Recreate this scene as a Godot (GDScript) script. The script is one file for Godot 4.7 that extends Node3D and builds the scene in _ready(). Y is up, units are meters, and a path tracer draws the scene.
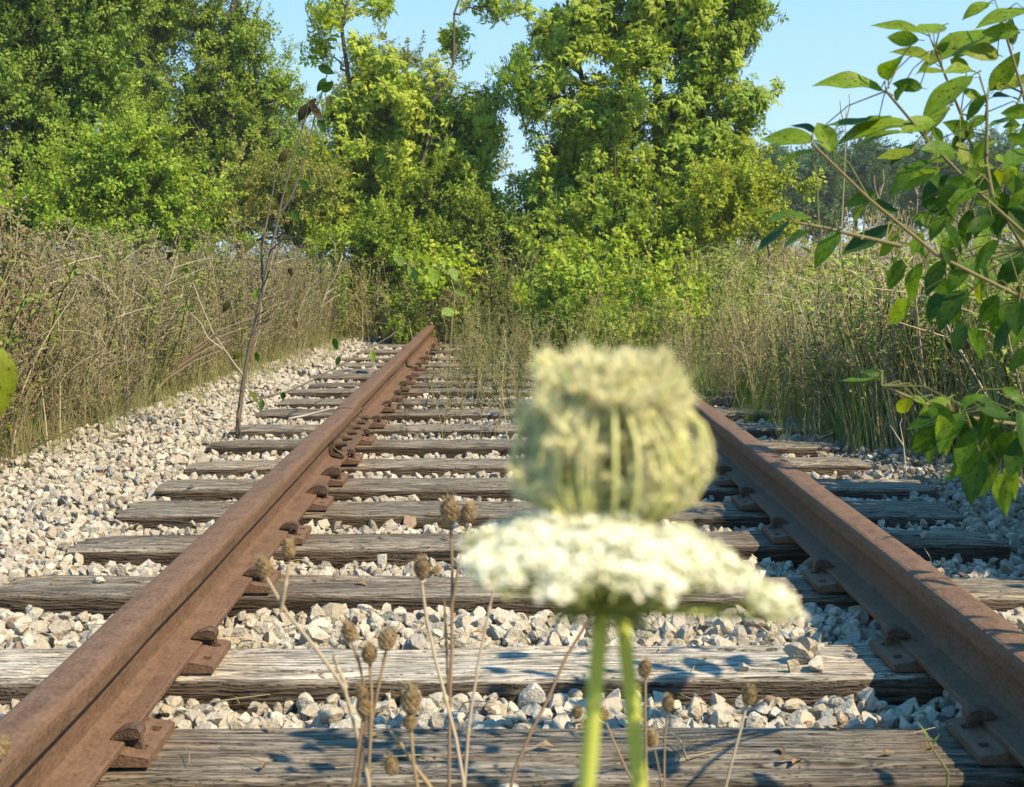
extends Node3D

# ------------------------------------------------------------------ helpers
class MB:
	# collects triangles (given counter-clockwise seen from outside) into one mesh
	var v := PackedVector3Array()
	var n := PackedVector3Array()
	var c := PackedColorArray()
	var u := PackedVector2Array()

	func tri(a: Vector3, b: Vector3, d: Vector3, col: Color) -> void:
		var m := (b - a).cross(d - a).normalized()
		trin(a, b, d, m, m, m, col, col, col)

	func trin(a: Vector3, b: Vector3, d: Vector3, na: Vector3, nb: Vector3, nd: Vector3, ca: Color, cb: Color, cd: Color, ua := Vector2.ZERO, ub := Vector2.ZERO, ud := Vector2.ZERO) -> void:
		v.append(a); v.append(d); v.append(b)
		n.append(na); n.append(nd); n.append(nb)
		c.append(ca); c.append(cd); c.append(cb)
		u.append(ua); u.append(ud); u.append(ub)

	func quad(a: Vector3, b: Vector3, d: Vector3, e: Vector3, col: Color) -> void:
		tri(a, b, d, col)
		tri(a, d, e, col)

	func box(lo: Vector3, hi: Vector3, col: Color) -> void:
		var p := []
		for k in 8:
			p.append(Vector3(hi.x if k & 1 else lo.x, hi.y if k & 2 else lo.y, hi.z if k & 4 else lo.z))
		quad(p[0], p[2], p[3], p[1], col)
		quad(p[4], p[5], p[7], p[6], col)
		quad(p[0], p[4], p[6], p[2], col)
		quad(p[1], p[3], p[7], p[5], col)
		quad(p[2], p[6], p[7], p[3], col)
		quad(p[0], p[1], p[5], p[4], col)

	func tube(pts: Array, rad: Array, sides: int, col: Color, tip := true) -> void:
		var rows := []
		var side := Vector3.ZERO
		for i in pts.size():
			var d: Vector3 = pts[mini(i + 1, pts.size() - 1)] - pts[maxi(i - 1, 0)]
			d = d.normalized()
			if i == 0:
				side = d.cross(Vector3(0.31, 0.2, 0.93)).normalized()
			else:
				side = (side - d * side.dot(d)).normalized()
			var up := d.cross(side)
			var row := PackedVector3Array()
			for k in sides:
				var a := TAU * k / sides
				row.append(side * cos(a) + up * sin(a))
			rows.append(row)
		for i in pts.size() - 1:
			for k in sides:
				var l := (k + 1) % sides
				var a: Vector3 = pts[i] + rows[i][k] * rad[i]
				var b: Vector3 = pts[i] + rows[i][l] * rad[i]
				var d: Vector3 = pts[i + 1] + rows[i + 1][l] * rad[i + 1]
				var e: Vector3 = pts[i + 1] + rows[i + 1][k] * rad[i + 1]
				trin(a, b, d, rows[i][k], rows[i][l], rows[i + 1][l], col, col, col)
				if rad[i + 1] > 0.00001:
					trin(a, d, e, rows[i][k], rows[i + 1][l], rows[i + 1][k], col, col, col)
		if tip and rad[-1] > 0.00001:
			var o: Vector3 = pts[-1]
			var d: Vector3 = (pts[-1] - pts[-2]).normalized()
			for k in sides:
				var l := (k + 1) % sides
				tri(o + rows[-1][k] * rad[-1], o + rows[-1][l] * rad[-1], o + d * rad[-1] * 0.5, col)

	func sheet(rows: Array, cols: Array, uvs := [], closed := false) -> void:
		# rows of equal length; counter-clockwise when row i runs left to right and row i + 1 lies above it
		var nr := rows.size()
		var nc: int = rows[0].size()
		var nn := []
		for i in nr:
			var line := PackedVector3Array()
			for k in nc:
				var l := (k + nc - 1) % nc if closed else maxi(k - 1, 0)
				var r := (k + 1) % nc if closed else mini(k + 1, nc - 1)
				line.append((rows[i][r] - rows[i][l]).cross(rows[mini(i + 1, nr - 1)][k] - rows[maxi(i - 1, 0)][k]).normalized())
			nn.append(line)
		for i in nr - 1:
			for k in (nc if closed else nc - 1):
				var l := (k + 1) % nc
				var ua := Vector2.ZERO
				var ub := Vector2.ZERO
				var uc := Vector2.ZERO
				var ud := Vector2.ZERO
				if uvs:
					ua = uvs[i][k]; ub = uvs[i][l]; uc = uvs[i + 1][l]; ud = uvs[i + 1][k]
				trin(rows[i][k], rows[i][l], rows[i + 1][l], nn[i][k], nn[i][l], nn[i + 1][l], cols[i][k], cols[i][l], cols[i + 1][l], ua, ub, uc)
				trin(rows[i][k], rows[i + 1][l], rows[i + 1][k], nn[i][k], nn[i + 1][l], nn[i + 1][k], cols[i][k], cols[i + 1][l], cols[i + 1][k], ua, uc, ud)

	func add(src: MB, xf: Transform3D, tint := Color.WHITE) -> void:
		v.append_array(xf * src.v)
		n.append_array(Transform3D(xf.basis.orthonormalized(), Vector3.ZERO) * src.n)
		u.append_array(src.u)
		if tint == Color.WHITE:
			c.append_array(src.c)
		else:
			var t := PackedColorArray()
			t.resize(src.c.size())
			for i in t.size():
				t[i] = src.c[i] * tint
			c.append_array(t)

	func mesh(m: Material = null) -> ArrayMesh:
		var a := []
		a.resize(Mesh.ARRAY_MAX)
		a[Mesh.ARRAY_VERTEX] = v
		a[Mesh.ARRAY_NORMAL] = n
		a[Mesh.ARRAY_COLOR] = c
		a[Mesh.ARRAY_TEX_UV] = u
		var r := ArrayMesh.new()
		r.add_surface_from_arrays(Mesh.PRIMITIVE_TRIANGLES, a)
		if m:
			r.surface_set_material(0, m)
		return r

const FOCAL := 1350.0            # pixels; sets the field of view
const EYE := Vector3(0, 0.79, 0)
var cam: Camera3D
var g := RandomNumberGenerator.new()
var names := {}
var M := {}
var nz := FastNoiseLite.new()

func rr(a: float, b: float) -> float:
	return g.randf_range(a, b)

func rdir() -> Vector3:
	var z := rr(-1, 1)
	var a := rr(0, TAU)
	var s := sqrt(1 - z * z)
	return Vector3(s * cos(a), z, s * sin(a))

func numbered(called: String) -> String:
	var k: int = names.get(called, 0)
	names[called] = k + 1
	return called if k == 0 else "%s_%03d" % [called, k]

func tag(o: Node, label := "", category := "", group := "", kind := "") -> Node:
	if label: o.set_meta("label", label)
	if category: o.set_meta("category", category)
	if group: o.set_meta("group", group)
	if kind: o.set_meta("kind", kind)
	return o

func thing(called: String, at := Vector3.ZERO) -> Node3D:
	var o := Node3D.new()
	o.name = numbered(called)
	add_child(o)
	o.position = at
	return o

func obj(called: String, mesh: Mesh, mat: Material = null, parent: Node = null) -> MeshInstance3D:
	var o := MeshInstance3D.new()
	o.mesh = mesh
	if mat: o.material_override = mat
	if parent == null:
		o.name = numbered(called)
		add_child(o)
	else:
		o.name = called
		parent.add_child(o, true)
	return o

func many(called: String, mesh: Mesh, mat: Material, xfs: Array, cols: Array, parent: Node = null) -> MultiMeshInstance3D:
	var mm := MultiMesh.new()
	mm.transform_format = MultiMesh.TRANSFORM_3D
	mm.use_colors = true
	mm.mesh = mesh
	mm.instance_count = xfs.size()
	for i in xfs.size():
		mm.set_instance_transform(i, xfs[i])
		mm.set_instance_color(i, cols[i])
	var o := MultiMeshInstance3D.new()
	o.multimesh = mm
	o.material_override = mat
	if parent == null:
		o.name = numbered(called)
		add_child(o)
	else:
		o.name = called
		parent.add_child(o, true)
	return o

func along(y: Vector3, roll := 0.0) -> Basis:
	# a basis whose y axis points along y
	y = y.normalized()
	var x := y.cross(Vector3(0.2, 0.1, 0.97)).normalized()
	var z := x.cross(y)
	return Basis(x, y, z) * Basis(Vector3.UP, roll)

func seen(px: float, py: float, depth: float) -> Vector3:
	# the point that far ahead of the lens along the line of sight through a measured direction
	return cam.position + cam.basis * Vector3((px - 512.0) / FOCAL, (393.5 - py) / FOCAL, -1.0) * depth

func vary(col: Color, k: float) -> Color:
	var b := 1.0 + rr(-k, k)
	return Color(col.r * b * (1 + rr(-k, k) * 0.4), col.g * b, col.b * b * (1 + rr(-k, k) * 0.5))

func noise_tex(freq: float, ramp: Array, size := 512, type := FastNoiseLite.TYPE_SIMPLEX_SMOOTH, octaves := 5) -> NoiseTexture2D:
	var f := FastNoiseLite.new()
	f.seed = 7 + names.size()
	f.noise_type = type
	f.frequency = freq
	f.fractal_octaves = octaves
	var t := NoiseTexture2D.new()
	t.width = size
	t.height = size
	t.seamless = true
	t.noise = f
	if ramp:
		var gr := Gradient.new()
		var off := PackedFloat32Array()
		var cc := PackedColorArray()
		for i in ramp.size():
			off.append(float(i) / (ramp.size() - 1))
			cc.append(ramp[i].linear_to_srgb())
		gr.offsets = off
		gr.colors = cc
		t.color_ramp = gr
	return t

func leaf_mat(called: String, back: Color, rough := 0.55, spec := 0.4) -> StandardMaterial3D:
	var m := StandardMaterial3D.new()
	m.resource_name = called
	m.vertex_color_use_as_albedo = true
	m.roughness = rough
	m.metallic_specular = spec
	m.cull_mode = BaseMaterial3D.CULL_DISABLED
	m.backlight_enabled = true
	m.backlight = back.linear_to_srgb()
	return m

func plain_mat(called: String, rough := 0.85) -> StandardMaterial3D:
	var m := StandardMaterial3D.new()
	m.resource_name = called
	m.vertex_color_use_as_albedo = true
	m.roughness = rough
	m.metallic_specular = 0.3
	return m

func wood_image() -> Array:
	# weathered softwood: long streaks, growth rings, fine checks (colour and height)
	var w := 2048
	var h := 256
	var a := FastNoiseLite.new()
	a.seed = 11
	a.frequency = 1.0
	a.fractal_octaves = 3
	var col := PackedByteArray()
	var hgt := PackedByteArray()
	col.resize(w * h * 3)
	hgt.resize(w * h)
	for y in h:
		for x in w:
			var bend := a.get_noise_2d(x * 0.004, y * 0.012) * 6.0
			var s := a.get_noise_2d(x * 0.006, (y + bend) * 0.16)
			var f := a.get_noise_2d(x * 0.02 + 300.0, (y + bend) * 0.55)
			var k := absf(a.get_noise_2d(x * 0.0035 + 900.0, (y + bend * 1.4) * 0.09))
			var crack := clampf(1.0 - k / 0.045, 0.0, 1.0)
			var b := clampf(0.6 + 0.75 * s + 0.7 * f, 0.0, 1.0)
			var i := (y * w + x) * 3
			var hv := clampf(b * 0.75 - crack * 0.6 + 0.2, 0.0, 1.0)
			var r := lerpf(0.46, 1.0, b) * (1.0 - crack * 0.62)
			var warm := 0.5 + 0.5 * a.get_noise_2d(x * 0.003 + 50.0, y * 0.02)
			col[i] = int(255.0 * r)
			col[i + 1] = int(255.0 * r * lerpf(0.95, 0.99, warm))
			col[i + 2] = int(255.0 * r * lerpf(0.87, 0.98, warm))
			hgt[y * w + x] = int(255.0 * hv)
	return [ImageTexture.create_from_image(Image.create_from_data(w, h, false, Image.FORMAT_RGB8, col)), ImageTexture.create_from_image(Image.create_from_data(w, h, false, Image.FORMAT_L8, hgt))]

func leaf_image(shift: float, brown: float) -> ImageTexture:
	# blade with a pale midrib and curved side veins, a few brown specks; v runs along the leaf
	var w := 128
	var h := 256
	var img := Image.create(w, h, false, Image.FORMAT_RGB8)
	for y in h:
		for x in w:
			var q := (x + 0.5) / w - 0.5
			var t := (y + 0.5) / h
			var s := absf(q)
			var line := fposmod((t - s * 0.75 - s * s * 0.6) * 8.0, 1.0)
			var vein := clampf(1.0 - absf(line - 0.5) / 0.09, 0.0, 1.0) * clampf(1.2 - s * 2.2, 0.0, 1.0)
			var mid := clampf(1.0 - s / 0.022, 0.0, 1.0)
			var b := 0.86 + 0.14 * nz.get_noise_2d(x * 0.9, y * 0.9) + 0.1 * nz.get_noise_2d(x * 0.2 + 40.0, y * 0.2)
			var c := Color(0.78, 0.86, 0.7) * b
			c = c.lerp(Color(0.95, 1.0, 0.8), 0.35 * vein + 0.6 * mid)
			var spot := nz.get_noise_2d(x * 0.33 + 700.0 + shift, y * 0.33) + brown * clampf((s - 0.3) * 3.0 + (t - 0.75) * 1.2, 0.0, 1.0)
			if spot > 0.42:
				c = c.lerp(Color(0.42, 0.3, 0.16), clampf((spot - 0.42) * 12.0, 0, 0.85))
			img.set_pixel(x, y, c)
	return ImageTexture.create_from_image(img)

func make_materials() -> void:
	var wood := wood_image()
	var m := plain_mat("weathered wood", 0.9)
	m.albedo_texture = wood[0]
	m.heightmap_enabled = true
	m.heightmap_texture = wood[1]
	m.heightmap_scale = 0.35
	M.wood = m

	m = StandardMaterial3D.new()
	m.resource_name = "rust"
	m.albedo_texture = noise_tex(0.012, [Color(0.086, 0.050, 0.033), Color(0.118, 0.071, 0.045), Color(0.136, 0.082, 0.053), Color(0.140, 0.088, 0.059), Color(0.158, 0.102, 0.070)], 512)
	m.uv1_triplanar = true
	m.uv1_world_triplanar = true
	m.uv1_scale = Vector3(4.0, 4.0, 2.2)
	m.roughness = 0.72
	m.metallic_specular = 0.35
	m.detail_enabled = true
	m.detail_albedo = noise_tex(0.05, [Color(0.5, 0.45, 0.42), Color(0.82, 0.8, 0.78), Color(1, 1, 1), Color(1, 1, 1)], 512)
	m.detail_blend_mode = BaseMaterial3D.BLEND_MODE_MUL
	m.detail_uv_layer = BaseMaterial3D.DETAIL_UV_1
	m.heightmap_enabled = true
	m.heightmap_texture = noise_tex(0.06, [], 512)
	m.heightmap_scale = 0.12
	m.vertex_color_use_as_albedo = true
	M.rust = m

	m = m.duplicate()
	m.resource_name = "dark rust"
	m.albedo_texture = noise_tex(0.02, [Color(0.035, 0.026, 0.02), Color(0.075, 0.05, 0.036), Color(0.11, 0.068, 0.048), Color(0.15, 0.092, 0.064)], 256)
	m.uv1_scale = Vector3(5, 5, 5)
	M.dark_rust = m

	m = m.duplicate()
	m.resource_name = "rust worn to bare grey steel"
	m.albedo_texture = noise_tex(0.015, [Color(0.22, 0.12, 0.08), Color(0.24, 0.16, 0.12), Color(0.26, 0.22, 0.19), Color(0.30, 0.27, 0.25)], 256)
	m.uv1_scale = Vector3(2, 2, 1)
	M.grey_rust = m

	m = plain_mat("limestone", 0.95)
	m.albedo_texture = noise_tex(0.03, [Color(0.55, 0.52, 0.46), Color(0.85, 0.83, 0.78), Color(1, 1, 0.97), Color(1, 1, 1)], 256)
	m.uv1_triplanar = true
	m.uv1_scale = Vector3(9, 9, 9)
	m.heightmap_enabled = true
	m.heightmap_texture = noise_tex(0.05, [], 256)
	m.heightmap_scale = 0.25
	M.stone = m

	m = StandardMaterial3D.new()
	m.resource_name = "stone dust and fines"
	m.albedo_texture = noise_tex(0.05, [Color(0.139, 0.125, 0.095), Color(0.259, 0.229, 0.174), Color(0.359, 0.324, 0.248), Color(0.438, 0.398, 0.308)], 512, FastNoiseLite.TYPE_CELLULAR, 3)
	m.uv1_triplanar = true
	m.uv1_world_triplanar = true
	m.uv1_scale = Vector3(1.3, 1.3, 1.3)
	m.roughness = 1.0
	m.metallic_specular = 0.2
	M.fines = m

	m = m.duplicate()
	m.resource_name = "dry soil and thatch"
	m.albedo_texture = noise_tex(0.03, [Color(0.09, 0.075, 0.05), Color(0.17, 0.15, 0.085), Color(0.22, 0.20, 0.11), Color(0.28, 0.24, 0.16)], 512)
	m.uv1_scale = Vector3(0.5, 0.5, 0.5)
	M.soil = m

	M.bark = plain_mat("bark", 0.95)
	M.stem = plain_mat("dry stem", 0.8)
	M.dry = leaf_mat("dry stalks", Color(0.25, 0.22, 0.16), 0.8, 0.25)
	M.foliage = leaf_mat("foliage", Color(1.0, 1.0, 0.42), 0.55, 0.35)
	M.weed = leaf_mat("weed leaves", Color(0.8, 0.85, 0.35), 0.6, 0.35)
	M.petal = leaf_mat("petals", Color(0.75, 0.78, 0.62), 0.7, 0.25)
	M.fleshy = leaf_mat("green stems", Color(0.5, 0.55, 0.2), 0.6, 0.3)
	M.fleshy.subsurf_scatter_enabled = false
	var lt := leaf_image(0.0, 0.0)
	var lt2 := leaf_image(300.0, 0.45)
	M.leaf = []
	M.leaf_marked = []
	for col in [Color(0.20, 0.33, 0.04), Color(0.38, 0.50, 0.06), Color(0.085, 0.175, 0.03), Color(0.40, 0.44, 0.045)]:  # bright and dark greens put backlight and shade into the leaf colour
		m = leaf_mat("shrub leaf", Color(1.0, 1.0, 0.22), 0.5, 0.32)
		m.albedo_texture = lt
		m.albedo_color = col.linear_to_srgb()
		M.leaf.append(m)
		m = m.duplicate()
		m.albedo_texture = lt2
		M.leaf_marked.append(m)

# ------------------------------------------------------------------ track
const TIES := [0.995, 1.495, 2.097, 2.58, 3.2, 3.72, 4.215, 4.655, 5.17, 5.68, 6.265, 6.855, 7.405, 7.955, 8.415, 8.915, 9.395, 9.895, 10.515, 11.295, 12.095, 12.895]
const TIE_TOP := [0.27, 0.27, 0.23, 0.50, 0.27, 0.28, 0.24, 0.26, 0.30, 0.26, 0.28, 0.25, 0.24, 0.27, 0.22, 0.24, 0.30, 0.25, 0.26, 0.24, 0.25, 0.25]
const TIE_LEFT := [-1.2, -1.2, -1.24, -1.22, -1.22, -1.183, -1.198, -1.19, -1.207, -1.236, -1.26, -1.258, -1.22, -1.25, -1.20, -1.26, -1.23, -1.21, -1.25, -1.2, -1.23, -1.2]
const RAIL_L := -0.660
const RAIL_R := 0.852
const RAIL_PROFILE := [Vector2(0.067, 0.0), Vector2(0.067, 0.008), Vector2(0.064, 0.010), Vector2(0.034, 0.0145), Vector2(0.018, 0.019), Vector2(0.0125, 0.027), Vector2(0.011, 0.04), Vector2(0.0108, 0.066), Vector2(0.0125, 0.080), Vector2(0.018, 0.087), Vector2(0.0345, 0.0925), Vector2(0.0362, 0.0955), Vector2(0.0370, 0.117), Vector2(0.0362, 0.124), Vector2(0.0325, 0.1295), Vector2(0.026, 0.1322), Vector2(0.012, 0.1337)]

func smooth(a: float, b: float, x: float) -> float:
	return smoothstep(a, b, x)

func tie_mesh(x0: float, x1: float, w: float, h: float, s: float, fine: bool, top: Color, side: Color) -> MB:
	var o := MB.new()
	var prof := []   # [y, z, normal, arc]
	var r := 0.014
	var hw := w * 0.5
	var nside := 7 if fine else 4
	var ntop := 30 if fine else 12
	for k in nside:
		prof.append([Vector2(-h + (h - r) * k / nside, hw), Vector2(0, 1)])
	for k in 4:
		var a := PI / 2 * k / 3.0
		prof.append([Vector2(-r + r * sin(a), hw - r + r * cos(a)), Vector2(sin(a), cos(a))])
	for k in range(1, ntop):
		prof.append([Vector2(0, lerpf(hw - r, -hw + r, float(k) / ntop)), Vector2(1, 0)])
	for k in 4:
		var a := PI / 2 * k / 3.0
		prof.append([Vector2(-r + r * cos(a), -hw + r - r * sin(a)), Vector2(cos(a), -sin(a))])
	for k in range(1, nside + 1):
		prof.append([Vector2(-r - (h - r) * k / nside, -hw), Vector2(0, -1)])
	var nx := 230 if fine else 80
	var splits := []
	for k in 6: splits.append([x0 + (x1 - x0) * fposmod(s * 1.37 + k * 0.381, 1.0), 0.2 + 0.35 * fposmod(s * 2.1 + k * 0.77, 1.0), h + 0.01 + (w - 0.02) * fposmod(s * 0.73 + k * 0.618, 1.0)])
	var rows := []
	var cols := []
	var uvs := []
	var uo := fposmod(s * 0.37, 1.0)
	for i in nx + 1:
		var x := lerpf(x0, x1, float(i) / nx)
		var row := PackedVector3Array()
		var cl := PackedColorArray()
		var uv := PackedVector2Array()
		var arc := 0.0
		var prev: Vector2 = prof[0][0]
		var endness := maxf(smooth(x0 + 0.1, x0, x), smooth(x1 - 0.1, x1, x))
		for q in prof:
			var p: Vector2 = q[0]
			var nn: Vector2 = q[1]
			arc += (p - prev).length()
			prev = p
			var corner := nn.x * nn.y
			var lump := nz.get_noise_3d(x * 9.0, arc * 30.0, s * 40.0)
			var grain := nz.get_noise_3d(x * 14.0 + 90.0, arc * 520.0, s * 40.0)
			var ck := absf(nz.get_noise_3d(x * 4.2 + 20.0, arc * 95.0 + s * 9.0, s * 55.0))
			var crack := clampf(1.0 - ck / 0.05, 0.0, 1.0) * smooth(-0.1, 0.3, nz.get_noise_3d(x * 8.0, arc * 25.0, 500.0 + s * 31.0))
			for q2 in splits:
				var sx: float = (x - q2[0]) / q2[1]
				if absf(sx) < 1.0:
					var off: float = absf(arc - q2[2] - 0.012 * nz.get_noise_2d(x * 12.0, q2[2] * 900.0))
					crack = maxf(crack, clampf(1.3 - off / (0.007 * (1.0 - sx * sx * 0.7)), 0.0, 1.0) * 1.3)
			var d := lump * 0.0045 + grain * 0.0022 - crack * 0.010
			d -= absf(corner) * (0.006 + 0.016 * maxf(0.0, nz.get_noise_3d(x * 22.0, 10.0, s * 80.0 + signf(nn.y) * 30.0)))
			d -= endness * (0.004 + 0.012 * maxf(0.0, nz.get_noise_2d(arc * 90.0, s * 70.0 + signf(x - (x0 + x1) * 0.5) * 40.0)))
			var ex := 0.0
			if i == 0 or i == nx:
				ex = nz.get_noise_2d(arc * 130.0 + s * 20.0, x * 50.0) * 0.022
			row.append(Vector3(x + ex, p.x + nn.x * d, p.y + nn.y * d))
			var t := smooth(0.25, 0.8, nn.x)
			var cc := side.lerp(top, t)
			cc = cc * (1.0 + 0.22 * nz.get_noise_3d(x * 5.0, arc * 60.0, s * 90.0 + 7.0))
			var near_rail := minf(absf(x - RAIL_L), absf(x - RAIL_R))
			var stain := smooth(0.30, 0.10, near_rail + 0.10 * nz.get_noise_3d(x * 12.0, arc * 60.0, s * 20.0)) * 0.45
			cc = cc.lerp(Color(cc.r * 0.80, cc.g * 0.62, cc.b * 0.50), stain)
			var tar := smooth(0.18, 0.42, nz.get_noise_3d(x * 3.0 + 60.0, arc * 22.0, s * 33.0))
			cc = cc.lerp(Color(cc.r * 0.55, cc.g * 0.53, cc.b * 0.52), tar * 0.8)
			cl.append(cc)
			var along_u := 0.03 + (x - x0) / 2.9
			uv.append(Vector2(along_u if fposmod(s, 2.0) < 1.0 else 1.0 - along_u, arc / 0.42 + uo * 5.0))
		rows.append(row)
		cols.append(cl)
		uvs.append(uv)
	# rows run front to back along increasing x: flip so that faces look outwards
	rows.reverse()
	cols.reverse()
	uvs.reverse()
	o.sheet(rows, cols, uvs)
	for e in [0, nx]:
		var mid := Vector3(rows[e][0].x, -h * 0.5, 0)
		var m2: int = rows[e].size()
		for k in m2:
			var a: Vector3 = rows[e][k]
			var b: Vector3 = rows[e][(k + 1) % m2]
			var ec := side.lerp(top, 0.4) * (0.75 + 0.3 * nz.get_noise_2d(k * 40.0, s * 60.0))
			if e == 0: o.tri(b, a, mid, ec)
			else: o.tri(a, b, mid, ec)
	return o

func rail_mesh(cx: float, z0: float, z1: float, battered: float) -> MB:
	var o := MB.new()
	var ring := []
	for p in RAIL_PROFILE:
		ring.append(p)
	for k in range(RAIL_PROFILE.size() - 1, -1, -1):
		ring.append(Vector2(-RAIL_PROFILE[k].x, RAIL_PROFILE[k].y))
	var n := int(absf(z1 - z0) / 0.12)
	var prev := []
	for i in n + 1:
		var z := lerpf(z0, z1, float(i) / n)
		var off := nz.get_noise_2d(z * 9.0, cx * 60.0) * 0.004
		var lift := nz.get_noise_2d(z * 12.0, cx * 60.0 + 40.0) * 0.003 + 0.026
		var now := []
		for k in ring.size():
			var p: Vector2 = ring[k]
			var dent := 0.0
			if p.y > 0.09:
				dent = nz.get_noise_3d(p.x * 900.0, p.y * 900.0, z * 60.0) * 0.0006 - battered * 0.003 * smooth(0.5, 0.0, absf(z - z1)) * (1.0 if p.y > 0.12 else 0.0)
			now.append(Vector3(cx + off + p.x, p.y + lift + dent, z))
		if i:
			for k in ring.size():
				var l := (k + 1) % ring.size()
				var web: bool = absf(ring[k].x) < 0.0128 and absf(ring[l].x) < 0.0128 and ring[k].y > 0.02 and ring[k].y < 0.09
				var bare := smooth(-0.15, 0.35, nz.get_noise_2d(z * 14.0, cx * 30.0 + 80.0)) if web else 0.0
				var scale := 1.0 + 0.35 * nz.get_noise_3d(z * 22.0, ring[k].x * 500.0 + cx * 90.0, ring[k].y * 400.0)
				o.quad(prev[k], now[k], now[l], prev[l], Color(1, 1, 1).lerp(Color(1.0, 1.22, 1.4), bare) * scale)
		else:
			cap(o, now, true)
		prev = now
	cap(o, prev, false)
	return o

func cap(o: MB, ring: Array, near: bool) -> void:
	var n := ring.size() / 2
	for k in n - 1:
		var a: Vector3 = ring[k]
		var b: Vector3 = ring[k + 1]
		var d: Vector3 = ring[ring.size() - 2 - k]
		var e: Vector3 = ring[ring.size() - 1 - k]
		if near: o.quad(a, b, d, e, Color.WHITE)
		else: o.quad(e, d, b, a, Color.WHITE)

func plate_mesh() -> MB:
	# rolled plate with two shoulders and four square spike holes
	var o := MB.new()
	var xs := [-0.112, -0.100, -0.083, -0.073, 0.073, 0.083, 0.100, 0.112]
	var zs := [-0.085, -0.052, -0.032, 0.032, 0.052, 0.085]
	var hgt := [0.016, 0.019, 0.0205, 0.024, 0.024, 0.0205, 0.019, 0.016]
	for i in 7:
		for k in 5:
			var hole: bool = (i == 1 or i == 5) and (k == 1 or k == 3)
			var a := Vector3(xs[i], hgt[i] - 0.002, zs[k])
			var b := Vector3(xs[i + 1], hgt[i + 1] - 0.002, zs[k])
			var d := Vector3(xs[i + 1], hgt[i + 1] - 0.002, zs[k + 1])
			var e := Vector3(xs[i], hgt[i] - 0.002, zs[k + 1])
			if hole:
				var dn := Vector3(0, -0.016, 0)
				o.quad(a, b, b + dn, a + dn, Color.WHITE)
				o.quad(d, e, e + dn, d + dn, Color.WHITE)
				o.quad(b, d, d + dn, b + dn, Color.WHITE)
				o.quad(e, a, a + dn, e + dn, Color.WHITE)
			else:
				o.quad(e, d, b, a, Color.WHITE)
	for s in [-1, 1]:
		for i in 7:
			var a := Vector3(xs[i], hgt[i] - 0.002, 0.085 * s)
			var b := Vector3(xs[i + 1], hgt[i + 1] - 0.002, 0.085 * s)
			var a0 := Vector3(xs[i], 0.001, 0.085 * s)
			var b0 := Vector3(xs[i + 1], 0.001, 0.085 * s)
			if s > 0: o.quad(a0, b0, b, a, Color.WHITE)
			else: o.quad(b0, a0, a, b, Color.WHITE)
		var e0 := Vector3(0.112 * s, 0.001, 0.085)
		var e1 := Vector3(0.112 * s, 0.001, -0.085)
		var e2 := Vector3(0.112 * s, 0.014, -0.085)
		var e3 := Vector3(0.112 * s, 0.014, 0.085)
		if s > 0: o.quad(e0, e1, e2, e3, Color.WHITE)
		else: o.quad(e1, e0, e3, e2, Color.WHITE)
	return o

func spike_mesh() -> MB:
	# cut spike: square shank, head with a sloped nose reaching over the rail foot (towards -x)
	var o := MB.new()
	var w := 0.017
	var pts := [Vector2(-0.030, 0.0), Vector2(-0.033, 0.004), Vector2(-0.020, 0.013), Vector2(-0.002, 0.0175), Vector2(0.010, 0.015), Vector2(0.014, 0.008), Vector2(0.013, -0.001)]
	for k in pts.size() - 1:
		var a: Vector2 = pts[k]
		var b: Vector2 = pts[k + 1]
		var wa := w * (0.75 if k == 0 else 1.0)
		var wb := w * (0.85 if k + 1 == 1 else 1.0)
		o.quad(Vector3(a.x, a.y, wa), Vector3(b.x, b.y, wb), Vector3(b.x, b.y, -wb), Vector3(a.x, a.y, -wa), Color.WHITE)
	var m := Vector2(-0.006, 0.005)
	for k in pts.size():
		var a: Vector2 = pts[k]
		var b: Vector2 = pts[(k + 1) % pts.size()]
		o.tri(Vector3(b.x, b.y, w * 0.95), Vector3(a.x, a.y, w * 0.95), Vector3(m.x, m.y, w * 1.02), Color.WHITE)
		o.tri(Vector3(a.x, a.y, -w * 0.95), Vector3(b.x, b.y, -w * 0.95), Vector3(m.x, m.y, -w * 1.02), Color.WHITE)
	o.quad(Vector3(-0.030, 0, -w), Vector3(0.013, -0.001, -w), Vector3(0.013, -0.001, w), Vector3(-0.030, 0, w), Color.WHITE)
	o.box(Vector3(-0.004, -0.035, -0.008), Vector3(0.012, 0.0, 0.008), Color.WHITE)
	return o

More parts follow.
